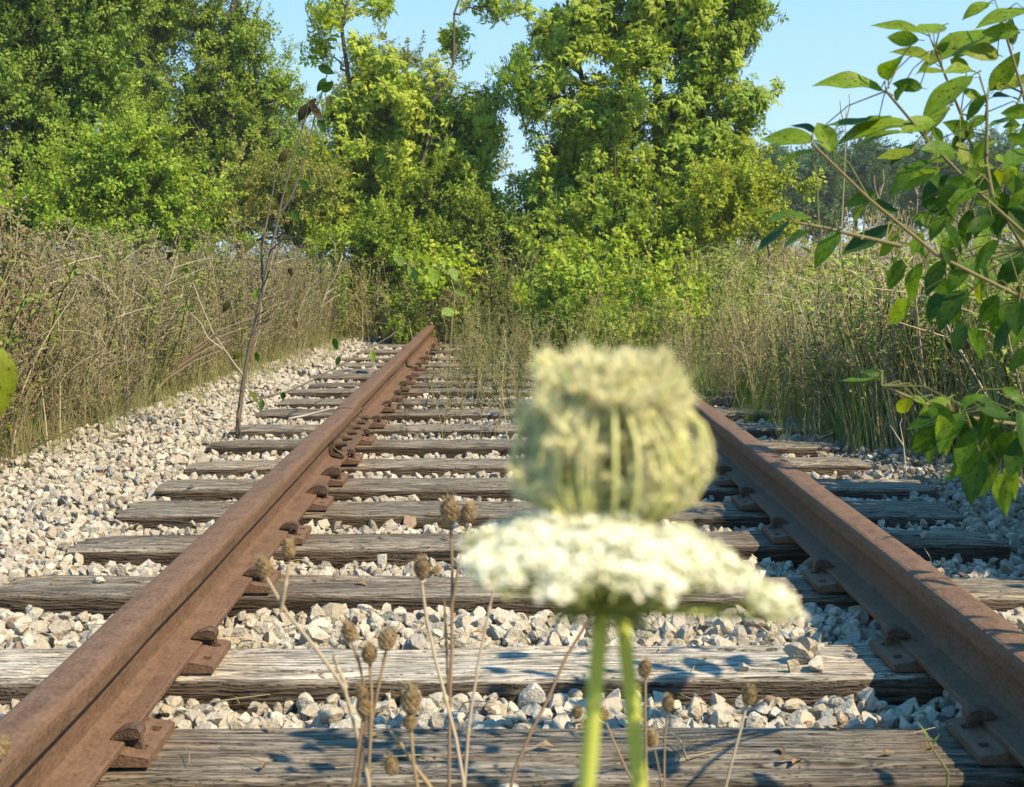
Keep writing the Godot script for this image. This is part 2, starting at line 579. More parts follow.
func build_track() -> void:
	var ordinal := ["", "", "first", "second", "third", "fourth", "fifth", "sixth", "seventh", "eighth", "ninth", "tenth", "eleventh", "twelfth", "thirteenth", "fourteenth", "fifteenth", "sixteenth", "seventeenth", "eighteenth", "nineteenth", "twentieth"]
	var looks := ["dark streaked", "dark streaked", "dark streaked", "bleached silvery", "split grey-brown", "cracked grey", "chipped grey-brown", "dark grained", "split dark grey", "weathered grey", "rough grey-brown", "cracked dark", "sunken grey", "weathered brown", "thin grey", "worn brown-grey", "pale edged grey", "dull grey", "half-covered grey", "weed-covered", "weed-covered", "weed-covered"]
	var pm := plate_mesh().mesh()
	var sm := spike_mesh().mesh()
	for i in TIES.size():
		var z: float = TIES[i]
		var s := i * 1.7 + 0.3
		var b: float = TIE_TOP[i]
		b *= 0.92
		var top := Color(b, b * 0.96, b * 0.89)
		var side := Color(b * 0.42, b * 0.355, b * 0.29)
		if i == 3:
			top = Color(0.47, 0.47, 0.45)
			side = Color(0.13, 0.115, 0.095)
		var w := 0.215 + 0.016 * sin(i * 2.3)
		var x1: float = 1.43 + 0.05 * sin(i * 1.9 + 1.0)
		if i == 2: w = 0.235
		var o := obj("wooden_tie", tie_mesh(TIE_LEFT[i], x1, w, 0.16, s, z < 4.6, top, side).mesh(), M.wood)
		o.position = Vector3(0, 0.012 * sin(i * 3.1) * 0.5, -z)
		o.rotation = Vector3(0.02 * sin(i * 1.3), 0.012 * sin(i * 2.7), 0.003 * sin(i * 4.1))
		var where := "first in view at the bottom edge of the track" if i == 2 else "%s from the bottom edge of the view" % ordinal[i]
		if i < 2: where = "just short of the view"
		if i == 0: where = "two short of the view"
		tag(o, "%s wooden railroad tie, %s" % [looks[i], where], "railroad tie", "wooden ties under the rails")
		for sd in [-1, 1]:
			var rx: float = RAIL_L if sd < 0 else RAIL_R
			var t := thing("tie_plate", Vector3(rx, 0.012 * sin(i * 3.1) * 0.5 + 0.004, -z + 0.012 * sin(i * 5.0)))
			tag(t, "rusty spiked tie plate, %s rail, %s tie %s the view's bottom edge" % ["left" if sd < 0 else "right", (ordinal[i] if i > 1 else ["second", "first"][i]), "from" if i > 1 else "below"], "tie plate", "tie plates on the ties")
			obj("plate", pm, M.rust, t)
			for q in [[1, 0.042 if (i % 3) else -0.042], [-1, -0.042]]:
				var sp := obj("spike", sm, M.dark_rust, t)
				sp.rotation.y = 0.0 if q[0] > 0 else PI
				sp.position = Vector3(0.080 * q[0], 0.033 + 0.004 * absf(sin(i * 2.0 + q[0])), q[1])
				sp.rotation.z = 0.1 * sin(i * 1.1) * q[0]
				if (i == 6 or i == 7) and sd < 0:
					sp.scale = Vector3(1.45, 1.5, 1.5)
	# rails
	var jz := -5.62
	var a := thing("steel_rail")
	tag(a, "rusty steel rail running from the lower left corner up to the bolted joint", "rail", "rusted rails")
	obj("rail_body", rail_mesh(RAIL_L, 1.6, jz, 1.0).mesh(), M.rust, a)
	var bar := MB.new()
	var bp := [Vector2(0.010, 0.0945), Vector2(0.030, 0.0955), Vector2(0.033, 0.088), Vector2(0.026, 0.072), Vector2(0.027, 0.045), Vector2(0.036, 0.036), Vector2(0.064, 0.026), Vector2(0.069, 0.019), Vector2(0.062, 0.0145), Vector2(0.016, 0.0275)]
	var zb0 := -4.98
	var zb1 := -5.98
	for k in bp.size():
		var p: Vector2 = bp[k]
		var q: Vector2 = bp[(k + 1) % bp.size()]
		bar.quad(Vector3(q.x, q.y, zb0), Vector3(q.x, q.y, zb1), Vector3(p.x, p.y, zb1), Vector3(p.x, p.y, zb0), Color.WHITE)
		bar.tri(Vector3(q.x, q.y, zb0), Vector3(p.x, p.y, zb0), Vector3(0.026, 0.055, zb0), Color.WHITE)
		bar.tri(Vector3(p.x, p.y, zb1), Vector3(q.x, q.y, zb1), Vector3(0.026, 0.055, zb1), Color.WHITE)
	for sd in [1, -1]:
		var jb := obj("joint_bar", bar.mesh(), M.dark_rust, a)
		jb.position = Vector3(RAIL_L, 0.026, 0)
		if sd < 0:
			jb.position = Vector3(RAIL_L, 0.026, zb0 + zb1)
			jb.rotation.y = PI
		if sd > 0:
			for k in 6:
				var bolt := MB.new()
				bolt.tube([Vector3(0, 0, 0), Vector3(0.006, 0, 0), Vector3(0.024, 0, 0), Vector3(0.026, 0, 0)], [0.022, 0.022, 0.021, 0.016], 4, Color.WHITE)
				bolt.tube([Vector3(0.02, 0, 0), Vector3(0.044, 0, 0)], [0.011, 0.010], 8, Color.WHITE)
				var bo := obj("bolt", bolt.mesh(), M.dark_rust, jb)
				bo.position = Vector3(0.026, 0.058, zb0 - 0.08 - k * 0.168)
	var a2 := thing("steel_rail")
	tag(a2, "far rusty steel rail on the left, beyond the joint, ending in the weeds", "rail", "rusted rails")
	obj("rail_body", rail_mesh(RAIL_L - 0.005, jz - 0.008, -13.6, 0.0).mesh(), M.rust, a2)
	var a3 := thing("steel_rail")
	tag(a3, "rusty steel rail on the right with its near face in shade", "rail", "rusted rails")
	obj("rail_body", rail_mesh(RAIL_R, 1.6, -13.6, 0.0).mesh(), M.rust, a3)

# ------------------------------------------------------------------ ground and ballast
func ground_y(x: float, z: float) -> float:
	var y := -0.10
	var d := maxf(absf(x - 0.1) - 1.9, 0.0)
	y -= smooth(0.0, 2.5, d) * 0.12
	return y + nz.get_noise_2d(x * 6.0, z * 6.0) * 0.03

func ico(sub: int) -> Array:
	var t := (1.0 + sqrt(5.0)) * 0.5
	var p := [Vector3(-1, t, 0), Vector3(1, t, 0), Vector3(-1, -t, 0), Vector3(1, -t, 0), Vector3(0, -1, t), Vector3(0, 1, t), Vector3(0, -1, -t), Vector3(0, 1, -t), Vector3(t, 0, -1), Vector3(t, 0, 1), Vector3(-t, 0, -1), Vector3(-t, 0, 1)]
	var f := [0, 11, 5, 0, 5, 1, 0, 1, 7, 0, 7, 10, 0, 10, 11, 1, 5, 9, 5, 11, 4, 11, 10, 2, 10, 7, 6, 7, 1, 8, 3, 9, 4, 3, 4, 2, 3, 2, 6, 3, 6, 8, 3, 8, 9, 4, 9, 5, 2, 4, 11, 6, 2, 10, 8, 6, 7, 9, 8, 1]
	var tris := []
	for k in range(0, f.size(), 3):
		tris.append([p[f[k]].normalized(), p[f[k + 1]].normalized(), p[f[k + 2]].normalized()])
	for s in sub:
		var nx := []
		for q in tris:
			var ab: Vector3 = ((q[0] + q[1]) * 0.5).normalized()
			var bc: Vector3 = ((q[1] + q[2]) * 0.5).normalized()
			var ca: Vector3 = ((q[2] + q[0]) * 0.5).normalized()
			nx.append([q[0], ab, ca]); nx.append([q[1], bc, ab]); nx.append([q[2], ca, bc]); nx.append([ab, bc, ca])
		tris = nx
	return tris

func rock(sub: int, col: Color) -> MB:
	var cuts := []
	for k in 9:
		cuts.append([rdir(), rr(0.30, 0.68)])
	var sc := Vector3(1.0, rr(0.6, 0.95), rr(0.65, 1.0))
	var o := MB.new()
	var done := {}
	for q in ico(sub):
		var w := []
		for p in q:
			var x: Vector3 = p
			if not done.has(p):
				for e in cuts:
					var over: float = x.dot(e[0]) - e[1]
					if over > 0: x -= e[0] * over
				x *= 1.0 + rr(-0.02, 0.02)
				done[p] = x * sc * 1.6
			w.append(done[p])
		o.tri(w[0], w[1], w[2], col)
	return o

func build_ballast() -> void:
	var big := MB.new()
	var rows := []
	var cols := []
	var zs := [30.0, 12.0, 4.0]
	for k in 40: zs.append(3.0 - k * 0.75)
	zs.append_array([-30.0, -36.0, -45.0, -60.0, -90.0, -160.0, -320.0])
	var xs := [-320.0, -150.0, -70.0, -35.0, -20.0]
	for k in 45: xs.append(-11.0 + k * 0.5)
	xs.append_array([14.0, 20.0, 35.0, 70.0, 150.0, 320.0])
	for z in zs:
		var row := PackedVector3Array()
		var cl := PackedColorArray()
		for x in xs:
			row.append(Vector3(x, ground_y(x, z) - 0.02, z))
			cl.append(Color.WHITE)
		rows.append(row)
		cols.append(cl)
	big.sheet(rows, cols)
	var gr := obj("ground", big.mesh(), M.soil)
	tag(gr, "dry soil and thatch of the open ground beside the track", "", "", "structure")

	var bed := thing("ballast_bed")
	tag(bed, "pale crushed limestone ballast between and beside the ties", "", "", "structure")
	var sheet := MB.new()
	rows = []
	cols = []
	for k in 150:
		var z := 1.8 - k * 0.105
		var row := PackedVector3Array()
		var cl := PackedColorArray()
		for i in 45:
			var x := -2.25 + i * 0.1
			var edge := smooth(1.75, 2.15, absf(x - 0.0))
			row.append(Vector3(x, bed_y(x, z) - 0.022 - edge * 0.06, z))
			cl.append(Color.WHITE)
		rows.append(row)
		cols.append(cl)
	sheet.sheet(rows, cols)
	obj("fines", sheet.mesh(), M.fines, bed)

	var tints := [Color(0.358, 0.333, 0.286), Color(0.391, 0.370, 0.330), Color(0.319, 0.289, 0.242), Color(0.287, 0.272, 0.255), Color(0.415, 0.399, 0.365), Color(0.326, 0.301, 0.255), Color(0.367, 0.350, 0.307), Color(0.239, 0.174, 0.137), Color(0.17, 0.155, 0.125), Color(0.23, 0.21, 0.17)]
	var fine := []
	var fine_mesh := []
	var coarse := []
	for k in 16:
		fine.append(rock(1, Color.WHITE))
		fine_mesh.append(fine[-1].mesh())
	for k in 14:
		coarse.append(rock(0, Color.WHITE))
	# tinted copies of the arrays, so that joining stays quick
	var fine_t := []
	var coarse_t := []
	for t in tints:
		var a := []
		for m in fine:
			var c := PackedColorArray()
			c.resize(m.v.size())
			c.fill(t)
			a.append(c)
		fine_t.append(a)
		a = []
		for m in coarse:
			var c := PackedColorArray()
			c.resize(m.v.size())
			c.fill(t)
			a.append(c)
		coarse_t.append(a)
	var mats := []
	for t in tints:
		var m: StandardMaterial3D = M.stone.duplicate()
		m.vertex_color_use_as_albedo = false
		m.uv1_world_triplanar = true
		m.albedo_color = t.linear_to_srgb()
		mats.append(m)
	var list := []
	for layer in 2:
		var z := -1.15
		while z > -14.0:
			var st := 0.0275 if z > -4.0 else (0.033 if z > -8.0 else 0.048)
			if layer == 1: st *= 1.3
			var half := minf(0.40 * -z + 0.75, 2.25)
			var x := -half
			while x < minf(half, 2.15):
				x += st
				var px := x + rr(-0.5, 0.5) * st
				var pz := z + rr(-0.5, 0.5) * st
				if px < -2.05 + 0.03 * (-pz - 5.0) + 0.12 * nz.get_noise_2d(pz * 30.0, 5.0) and pz < -5.0: continue
				if px > 1.75 and pz < -5.0 and g.randf() < 0.75: continue
				if px > 1.45 and pz < -5.6 and g.randf() < 0.7: continue
				var r := 0.0115 + 0.0105 * pow(g.randf(), 2.0)
				if z < -8.0: r *= 1.45
				if g.randf() < 0.02: r *= 1.5
				if layer == 0 and z < -9.5 and g.randf() < 0.4: continue
				var y := bed_y(px, pz) + (0.0 if layer == 0 else 0.013) + rr(-0.008, 0.008)
				var bad := false
				for i in TIES.size():
					if absf(pz + TIES[i]) < 0.107 + r * 0.45 and px > TIE_LEFT[i] - r * 0.4 and px < 1.45 + r * 0.4:
						bad = true
						break
				if bad: continue
				for rx in [RAIL_L, RAIL_R]:
					if absf(px - rx) < 0.078 + r: y = minf(y, 0.005 - r)
				list.append([r / -pz, Vector3(px, y, pz), r])
			z -= st
	# a few loose stones lying on the ties
	for q in [[0.575, 0.015, -2.560, 0.022], [0.607, 0.016, -2.575, 0.020], [0.590, 0.038, -2.568, 0.020], [0.548, 0.010, -2.500, 0.013], [0.595, 0.012, -2.512, 0.016], [0.46, 0.007, -2.515, 0.012], [0.82, 0.008, -2.60, 0.015], [0.5, 0.006, -3.195, 0.012], [1.18, 0.008, -3.715, 0.015], [-0.98, 0.006, -3.225, 0.012], [-0.1, 0.006, -4.235, 0.012], [1.0, 0.007, -3.215, 0.016]]:
		list.append([1.0, Vector3(q[0], q[1], q[2]), q[3]])
	list.sort_custom(func(p, q): return p[0] > q[0])
	var rest := MB.new()
	var shown := 0
	for e in list:
		var p: Vector3 = e[1]
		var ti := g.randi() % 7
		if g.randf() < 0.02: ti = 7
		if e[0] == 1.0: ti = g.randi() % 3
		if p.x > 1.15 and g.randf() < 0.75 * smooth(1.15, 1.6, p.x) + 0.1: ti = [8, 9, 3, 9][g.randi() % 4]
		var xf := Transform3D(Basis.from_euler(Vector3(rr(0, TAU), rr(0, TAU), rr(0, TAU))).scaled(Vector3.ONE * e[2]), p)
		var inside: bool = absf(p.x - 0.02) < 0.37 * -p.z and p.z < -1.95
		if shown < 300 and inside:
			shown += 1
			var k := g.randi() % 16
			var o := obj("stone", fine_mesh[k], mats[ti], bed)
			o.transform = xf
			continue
		var nm := Transform3D(xf.basis.orthonormalized(), Vector3.ZERO)
		if p.z > -3.3:
			var k := g.randi() % 16
			rest.v.append_array(xf * fine[k].v)
			rest.n.append_array(nm * fine[k].n)
			rest.u.append_array(fine[k].u)
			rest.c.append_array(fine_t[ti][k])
		else:
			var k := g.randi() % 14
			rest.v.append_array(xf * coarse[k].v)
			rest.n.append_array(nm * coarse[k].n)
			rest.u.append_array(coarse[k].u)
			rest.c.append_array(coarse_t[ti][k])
	var o := obj("gravel", rest.mesh(), M.stone, bed)
	tag(o, "", "", "", "stuff")
	print("stones ", list.size(), " tris ", rest.v.size() / 3)

func bed_y(x: float, z: float) -> float:
	var y := -0.052
	y += smooth(-1.05, -1.45, x) * 0.035
	y += smooth(1.2, 1.6, x) * 0.015
	y -= smooth(1.75, 2.3, absf(x)) * 0.05
	return y + nz.get_noise_2d(x * 25.0, z * 25.0) * 0.016

# ------------------------------------------------------------------ foliage
func blade(o: MB, base: Vector3, dir: Vector3, up: Vector3, l: float, w: float, fold: float, droop: float, col: Color) -> void:
	# one small leaf: four faces, folded along its midrib and bent down towards the tip
	dir = dir.normalized()
	var side := dir.cross(up).normalized()
	up = side.cross(dir)
	var mid := base + dir * l * 0.5 + up * l * 0.06
	var tip := base + dir * l - up * l * droop
	var a := base + dir * l * 0.4 + side * w * 0.5 + up * w * fold
	var b := base + dir * l * 0.4 - side * w * 0.5 + up * w * fold
	var n1 := (mid - base).cross(a - base)
	if n1.dot(up) < 0: n1 = -n1
	o.tri(base, a, mid, col)
	o.tri(base, mid, b, col)
	o.tri(a, tip, mid, col)
	o.tri(mid, tip, b, col)

func sprig(l: float, count: int, leaf_l: float, leaf_w: float, droop: float, wild: float, bark: Color) -> MB:
	# a leafy twig along +y
	var o := MB.new()
	var pts := []
	var p := Vector3.ZERO
	var d := Vector3.UP
	for k in 5:
		pts.append(p)
		p += d * l / 4.0
		d = (d + rdir() * 0.22).normalized()
	o.tube(pts, [0.004, 0.0035, 0.003, 0.002, 0.001], 3, bark, false)
	for k in count:
		var t := (0.08 + 0.92 * (k + g.randf()) / count) * 3.99
		var i := int(t)
		var at: Vector3 = pts[i].lerp(pts[i + 1], t - i)
		var ax: Vector3 = (pts[i + 1] - pts[i]).normalized()
		var out := (rdir() + Vector3(0, 0.1, 0)).normalized()
		out = (out - ax * out.dot(ax)).normalized()
		var dir := (out * rr(0.6, 1.1) + ax * rr(0.1, 0.9)).normalized()
		var st := at + dir * leaf_l * rr(0.1, 0.5)
		var up := (ax + rdir() * wild).normalized()
		var s := rr(0.65, 1.2)
		blade(o, st, dir, up, leaf_l * s, leaf_w * s, rr(0.05, 0.25), rr(0.0, droop), vary(Color(1, 1, 1), 0.16))
	return o

func pinnate(l: float, leaves: int, leaf_l: float, leaf_w: float, bark: Color) -> MB:
	# twig with compound leaves: each a stalk with paired drooping leaflets
	var o := MB.new()
	var pts := [Vector3.ZERO, Vector3(rr(-0.03, 0.03), l * 0.5, rr(-0.03, 0.03)), Vector3(rr(-0.06, 0.06), l, rr(-0.06, 0.06))]
	o.tube(pts, [0.005, 0.004, 0.002], 3, bark, false)
	for k in leaves:
		var t := 0.15 + 0.85 * (k + g.randf() * 0.6) / leaves
		var at: Vector3 = pts[0].lerp(pts[1], t * 2) if t < 0.5 else pts[1].lerp(pts[2], t * 2 - 1)
		var a := k * 2.4 + rr(-0.4, 0.4)
		var out := Vector3(cos(a), rr(0.2, 0.8), sin(a)).normalized()
		var st := l * rr(0.3, 0.5)
		var tip := at + out * st
		tip.y -= st * rr(0.0, 0.25)
		o.tube([at, at.lerp(tip, 0.5) + Vector3(0, 0.015, 0), tip], [0.0022, 0.0018, 0.0012], 3, Color(0.16, 0.19, 0.06), false)
		var ax := (tip - at).normalized()
		var side := ax.cross(Vector3.UP).normalized()
		var tone := vary(Color(1, 1, 1), 0.15)
		for q in 7:
			var tt := 1.0 if q == 6 else 0.4 + 0.24 * (q / 2)
			var sg := 1.0 if q % 2 else -1.0
			var dir := ax if q == 6 else (ax * 0.55 + side * sg + Vector3(0, rr(-0.35, 0.1), 0)).normalized()
			var s := rr(0.75, 1.2)
			blade(o, at.lerp(tip, tt), dir, (Vector3.UP + rdir() * 0.45).normalized(), leaf_l * s, leaf_w * s, rr(0.0, 0.25), rr(0.05, 0.4), vary(tone, 0.08))
	return o

func wander(a: Vector3, b: Vector3, n: int, amp: float) -> Array:
	var pts := []
	for k in n + 1:
		var t := float(k) / n
		var p := a.lerp(b, t)
		if k > 0 and k < n: p += rdir() * amp
		p.y += sin(t * PI) * amp * 0.6
		pts.append(p)
	return pts

func taper(n: int, a: float, b: float) -> Array:
	var r := []
	for k in n + 1: r.append(lerpf(a, b, float(k) / n))
	return r

var leaders := 1.0
var thin := 1.0    # share of a crown's twigs that carry leaves

# one tree: trunks, limbs to each lobe of the crown, shoots through each lobe and leafy twigs along the shoots
func tree(called: String, label: String, category: String, group: String, at: Vector3, trunks: Array, trunk_r: float, lobes: Array, meshes: Array, scale: float, tone_a: Color, tone_b: Color, bark: Color, mat: Material) -> Node3D:
	var t := thing(called, at)
	tag(t, label, category, group)
	var wood := MB.new()
	var stems := []
	for q in trunks:   # [base offset, top offset]
		var n := 8
		var pts := wander(q[0], q[1], n, (q[1] - q[0]).length() * 0.02)
		var r: float = trunk_r * (q[2] if q.size() > 2 else 1.0)
		wood.tube(pts, taper(n, r, r * 0.25), 7, bark)
		stems.append(pts)
	var xfs := []
	var cols := []
	for k in meshes.size():
		xfs.append([])
		cols.append([])
	for lb in lobes:   # [centre, radii, twigs]
		var c: Vector3 = lb[0]
		var rad: Vector3 = lb[1]
		var best := Vector3.ZERO
		var bd := 1e9
		for pts in stems:
			for k in range(1, pts.size()):
				var p: Vector3 = pts[k]
				var d := p.distance_to(c) + maxf(0.0, p.y - c.y + rad.y * 0.3) * 3.0
				if d < bd:
					bd = d
					best = p
		var limb := wander(best, c, 5, 0.05 * bd + 0.02)
		wood.tube(limb, taper(5, trunk_r * 0.38, trunk_r * 0.14), 5, bark)
		var tone := tone_a.lerp(tone_b, g.randf())
		var shoots := int(lb[2] * thin / 7.0) + 1
		for s in shoots:
			var d := rdir()
			d.y = d.y * 0.9 + 0.12
			var e := c + d * rad * pow(rr(0.15, 1.0), 0.5) * (1.0 if g.randf() < 0.75 else rr(1.0, 1.35))
			var st: Vector3 = limb[2 + g.randi() % 4]
			var sh := wander(st, e, 4, 0.06 * st.distance_to(e))
			wood.tube(sh, taper(4, trunk_r * 0.10, 0.004), 3, bark, false)
			for w in 7:
				var f := rr(0.35, 1.0) * 3.99
				var i := int(f)
				var p: Vector3 = sh[i].lerp(sh[i + 1], f - i)
				var ax: Vector3 = (e - st).normalized()
				var dir := (ax * 0.7 + rdir() * 0.9 + Vector3(0, 0.15, 0)).normalized()
				var k := g.randi() % meshes.size()
				var sc := scale * rr(0.75, 1.25)
				xfs[k].append(Transform3D(along(dir, rr(0, TAU)).scaled(Vector3.ONE * sc), p))
				cols[k].append(vary(tone.lerp(tone_a.lerp(tone_b, g.randf()), 0.45), 0.14))
		# longer leaders that break the outline
		for s in int(lb[2] * leaders / 26.0):
			var o := rdir()
			o.y = absf(o.y) * 0.7
			var st := c + o * rad * 0.75
			var e := st + (o * 0.7 + Vector3(0, 0.75, 0) + rdir() * 0.3).normalized() * rr(0.8, 1.5) * minf(rad.x, 0.6)
			var sh := wander(st, e, 4, 0.03)
			wood.tube(sh, taper(4, trunk_r * 0.07, 0.003), 3, bark, false)
			for w in 9:
				var f := rr(0.1, 1.0) * 3.99
				var i := int(f)
				var p: Vector3 = sh[i].lerp(sh[i + 1], f - i)
				var dir := ((e - st).normalized() * 0.8 + rdir() * 0.8).normalized()
				var k := g.randi() % meshes.size()
				xfs[k].append(Transform3D(along(dir, rr(0, TAU)).scaled(Vector3.ONE * scale * rr(0.6, 0.95)), p))
				cols[k].append(vary(tone_b, 0.14))
	obj("trunk", wood.mesh(), M.bark, t)
	for k in meshes.size():
		var o := many("crown", meshes[k], mat, xfs[k], cols[k], t)
		tag(o, "", "", "", "stuff")
	return t

func lobe(at: Vector3, px: float, py: float, rx: float, ry: float, n: int, dz := 0.0) -> Array:
	# a lobe of a crown, measured as directions and sizes at the tree's own distance
	var dep := -at.z - dz
	var c := seen(px, py, dep)
	c.z = at.z + dz
	var k := dep / FOCAL
	return [c - at, Vector3(rx * k, ry * k, (rx + ry) * 0.4 * k), n]

func build_trees() -> void:
	var dark := Color(0.07, 0.06, 0.05)
	var ash := []
	var fine := []
	var wide := []
	for k in 3:
		ash.append(pinnate(0.26, 6, 0.082, 0.032, Color(0.10, 0.10, 0.05)).mesh())
	for k in 3:
		fine.append(sprig(0.30, 32, 0.054, 0.029, 0.3, 0.9, dark).mesh())
	for k in 2:
		wide.append(sprig(0.34, 15, 0.095, 0.085, 0.35, 0.7, Color(0.12, 0.13, 0.05)).mesh())

	# maple right of the middle, beyond the end of the track
	var p := Vector3(1.55, -0.15, -14.0)
	thin = 0.85
	leaders = 0.6
	tree("maple_tree", "dense yellow-green tree right of the middle, beyond the end of the track", "tree", "trees beyond the track", p,
		[[Vector3.ZERO, Vector3(0.1, 4.6, 0.1)], [Vector3(-0.25, 0, 0.1), Vector3(-0.9, 3.6, 0.0), 0.7], [Vector3(0.2, 0, -0.1), Vector3(0.75, 3.9, -0.2), 0.7]], 0.085,
		[lobe(p, 640, 30, 75, 60, 330), lobe(p, 565, 35, 45, 42, 120, 0.2), lobe(p, 700, 55, 52, 60, 230, 0.2), lobe(p, 540, 92, 32, 22, 50, 0.3), lobe(p, 520, 72, 16, 12, 12, 0.4),
			lobe(p, 605, 125, 62, 48, 260, 0.3), lobe(p, 692, 140, 55, 52, 260, 0.3), lobe(p, 572, 172, 48, 40, 190, -0.2), lobe(p, 640, 195, 72, 48, 280, -0.1), lobe(p, 712, 185, 32, 44, 130, 0.2),
			lobe(p, 640, -60, 95, 60, 260), lobe(p, 732, 8, 32, 24, 60, 0.1), lobe(p, 735, 110, 20, 22, 40, 0.3), lobe(p, 552, 215, 42, 34, 120, 0.2), lobe(p, 660, 235, 60, 30, 130), lobe(p, 712, 222, 34, 30, 110, 0.5), lobe(p, 690, 190, 44, 40, 130, 0.5), lobe(p, 640, 225, 50, 30, 120, 0.4), lobe(p, 600, 215, 40, 30, 90, 0.4)],
		ash, 0.86, Color(0.220, 0.350, 0.045), Color(0.410, 0.520, 0.070), dark, M.foliage)

	# pale ash left of the middle, two stems
	p = Vector3(-1.56, -0.15, -14.2)
	thin = 0.80
	leaders = 0.3
	tree("ash_tree", "pale yellow-green slender tree left of the middle with sky through its top", "tree", "trees beyond the track", p,
		[[Vector3.ZERO, Vector3(-0.02, 4.3, 0)], [Vector3(0.3, 0, 0.2), Vector3(1.25, 3.9, 0.1), 0.7]], 0.045,
		[lobe(p, 338, 58, 36, 26, 24), lobe(p, 372, 15, 30, 24, 17), lobe(p, 325, 12, 26, 20, 14), lobe(p, 350, -50, 40, 30, 16), lobe(p, 458, 52, 24, 30, 17), lobe(p, 482, 18, 16, 20, 9), lobe(p, 425, 92, 36, 20, 40), lobe(p, 385, 80, 24, 16, 16),
			lobe(p, 395, 118, 52, 34, 170), lobe(p, 448, 145, 48, 42, 210), lobe(p, 345, 140, 40, 40, 130), lobe(p, 400, 180, 62, 34, 230), lobe(p, 470, 190, 36, 36, 170), lobe(p, 485, 125, 24, 26, 46), lobe(p, 338, 205, 45, 34, 150), lobe(p, 380, 245, 60, 26, 120), lobe(p, 505, 225, 26, 34, 90, -0.2), lobe(p, 420, 225, 70, 26, 150, -0.3), lobe(p, 492, 92, 18, 12, 12), lobe(p, 470, 232, 36, 22, 90)],
		ash, 0.80, Color(0.320, 0.450, 0.055), Color(0.490, 0.580, 0.080), Color(0.11, 0.10, 0.08), M.foliage)

	leaders = 1.0
	# a farther crown showing in the gap behind it
	p = Vector3(-2.2, -0.2, -25.0)
	thin = 0.80
	tree("poplar_tree", "hazy grey-green tree showing behind the slender pale tree", "tree", "trees beyond the track", p,
		[[Vector3.ZERO, Vector3(0.2, 4.6, 0)]], 0.12, [lobe(p, 392, 85, 30, 24, 120), lobe(p, 375, 130, 45, 40, 180), lobe(p, 420, 130, 40, 40, 180), lobe(p, 445, 190, 60, 50, 240), lobe(p, 350, 190, 60, 40, 160)],
		fine, 1.5, Color(0.200, 0.260, 0.070), Color(0.270, 0.310, 0.085), dark, M.foliage)

	# crowns farther back that close the gaps on the left
	p = Vector3(-5.3, -0.2, -27.0)
	tree("poplar_tree", "far green tree filling the gap behind the tall olive tree", "tree", "trees beyond the track", p,
		[[Vector3.ZERO, Vector3(0.2, 4.4, 0)]], 0.12, [lobe(p, 250, 150, 50, 40, 200), lobe(p, 210, 190, 60, 44, 220), lobe(p, 290, 190, 50, 44, 200), lobe(p, 300, 235, 60, 30, 160), lobe(p, 200, 235, 60, 30, 160)],
		fine, 1.6, Color(0.16, 0.22, 0.05), Color(0.22, 0.28, 0.06), dark, M.foliage)
	p = Vector3(-8.2, -0.2, -27.0)
	tree("poplar_tree", "far dark tree filling the gap between the two tall left trees", "tree", "trees beyond the track", p,
		[[Vector3.ZERO, Vector3(0.2, 4.8, 0)]], 0.12, [lobe(p, 135, 60, 44, 44, 190), lobe(p, 150, 125, 44, 40, 190), lobe(p, 90, 190, 70, 50, 230), lobe(p, 165, 190, 50, 50, 190), lobe(p, 40, 215, 60, 36, 160)],
		fine, 1.6, Color(0.10, 0.17, 0.035), Color(0.15, 0.22, 0.05), dark, M.foliage)
	# big trees on the left
	p = Vector3(-5.4, -0.2, -14.0)
	thin = 1.30
	tree("oak_tree", "large dark green tree at the left edge with a dense leafy crown", "tree", "tall trees on the left", p,
		[[Vector3.ZERO, Vector3(0.3, 5.4, 0)], [Vector3(0.4, 0, 0.3), Vector3(1.0, 4.2, 0.3), 0.6]], 0.14,
		[lobe(p, 40, 35, 80, 55, 340), lobe(p, 25, 110, 75, 50, 320, 0.3), lobe(p, 70, -40, 95, 50, 260), lobe(p, 15, 175, 62, 45, 240, 0.3), lobe(p, 100, 70, 50, 45, 200, 0.2), lobe(p, -60, 60, 70, 80, 240), lobe(p, -60, 180, 60, 60, 160), lobe(p, 70, 140, 45, 35, 130, 0.3), lobe(p, 120, 20, 45, 40, 130), lobe(p, 45, 212, 60, 22, 120, 0.3)],
		fine, 0.95, Color(0.155, 0.280, 0.045), Color(0.290, 0.410, 0.075), dark, M.foliage)
	p = Vector3(-4.9, -0.2, -19.0)
	thin = 1.30
	tree("elm_tree", "tall olive green tree between the dark left tree and the slender pale tree", "tree", "tall trees on the left", p,
		[[Vector3.ZERO, Vector3(-0.2, 7.0, 0)], [Vector3(0.2, 0.6, 0), Vector3(1.5, 5.0, 0.2), 0.6]], 0.17,
		[lobe(p, 170, 25, 62, 55, 300), lobe(p, 232, 45, 45, 42, 200), lobe(p, 268, 95, 36, 38, 150), lobe(p, 212, 110, 50, 42, 230), lobe(p, 245, 165, 52, 40, 220), lobe(p, 175, -45, 80, 55, 260), lobe(p, 135, 90, 36, 42, 130), lobe(p, 288, 150, 24, 34, 70), lobe(p, 240, 0, 26, 26, 60), lobe(p, 195, 205, 60, 26, 130), lobe(p, 265, 205, 50, 26, 110), lobe(p, 292, 100, 14, 20, 18), lobe(p, 205, 165, 46, 34, 170), lobe(p, 160, 130, 34, 34, 90), lobe(p, 300, 195, 34, 34, 110)],
		fine, 1.02, Color(0.220, 0.340, 0.045), Color(0.340, 0.450, 0.065), Color(0.12, 0.105, 0.085), M.foliage)
	p = Vector3(-3.75, -0.2, -12.6)
	thin = 0.90
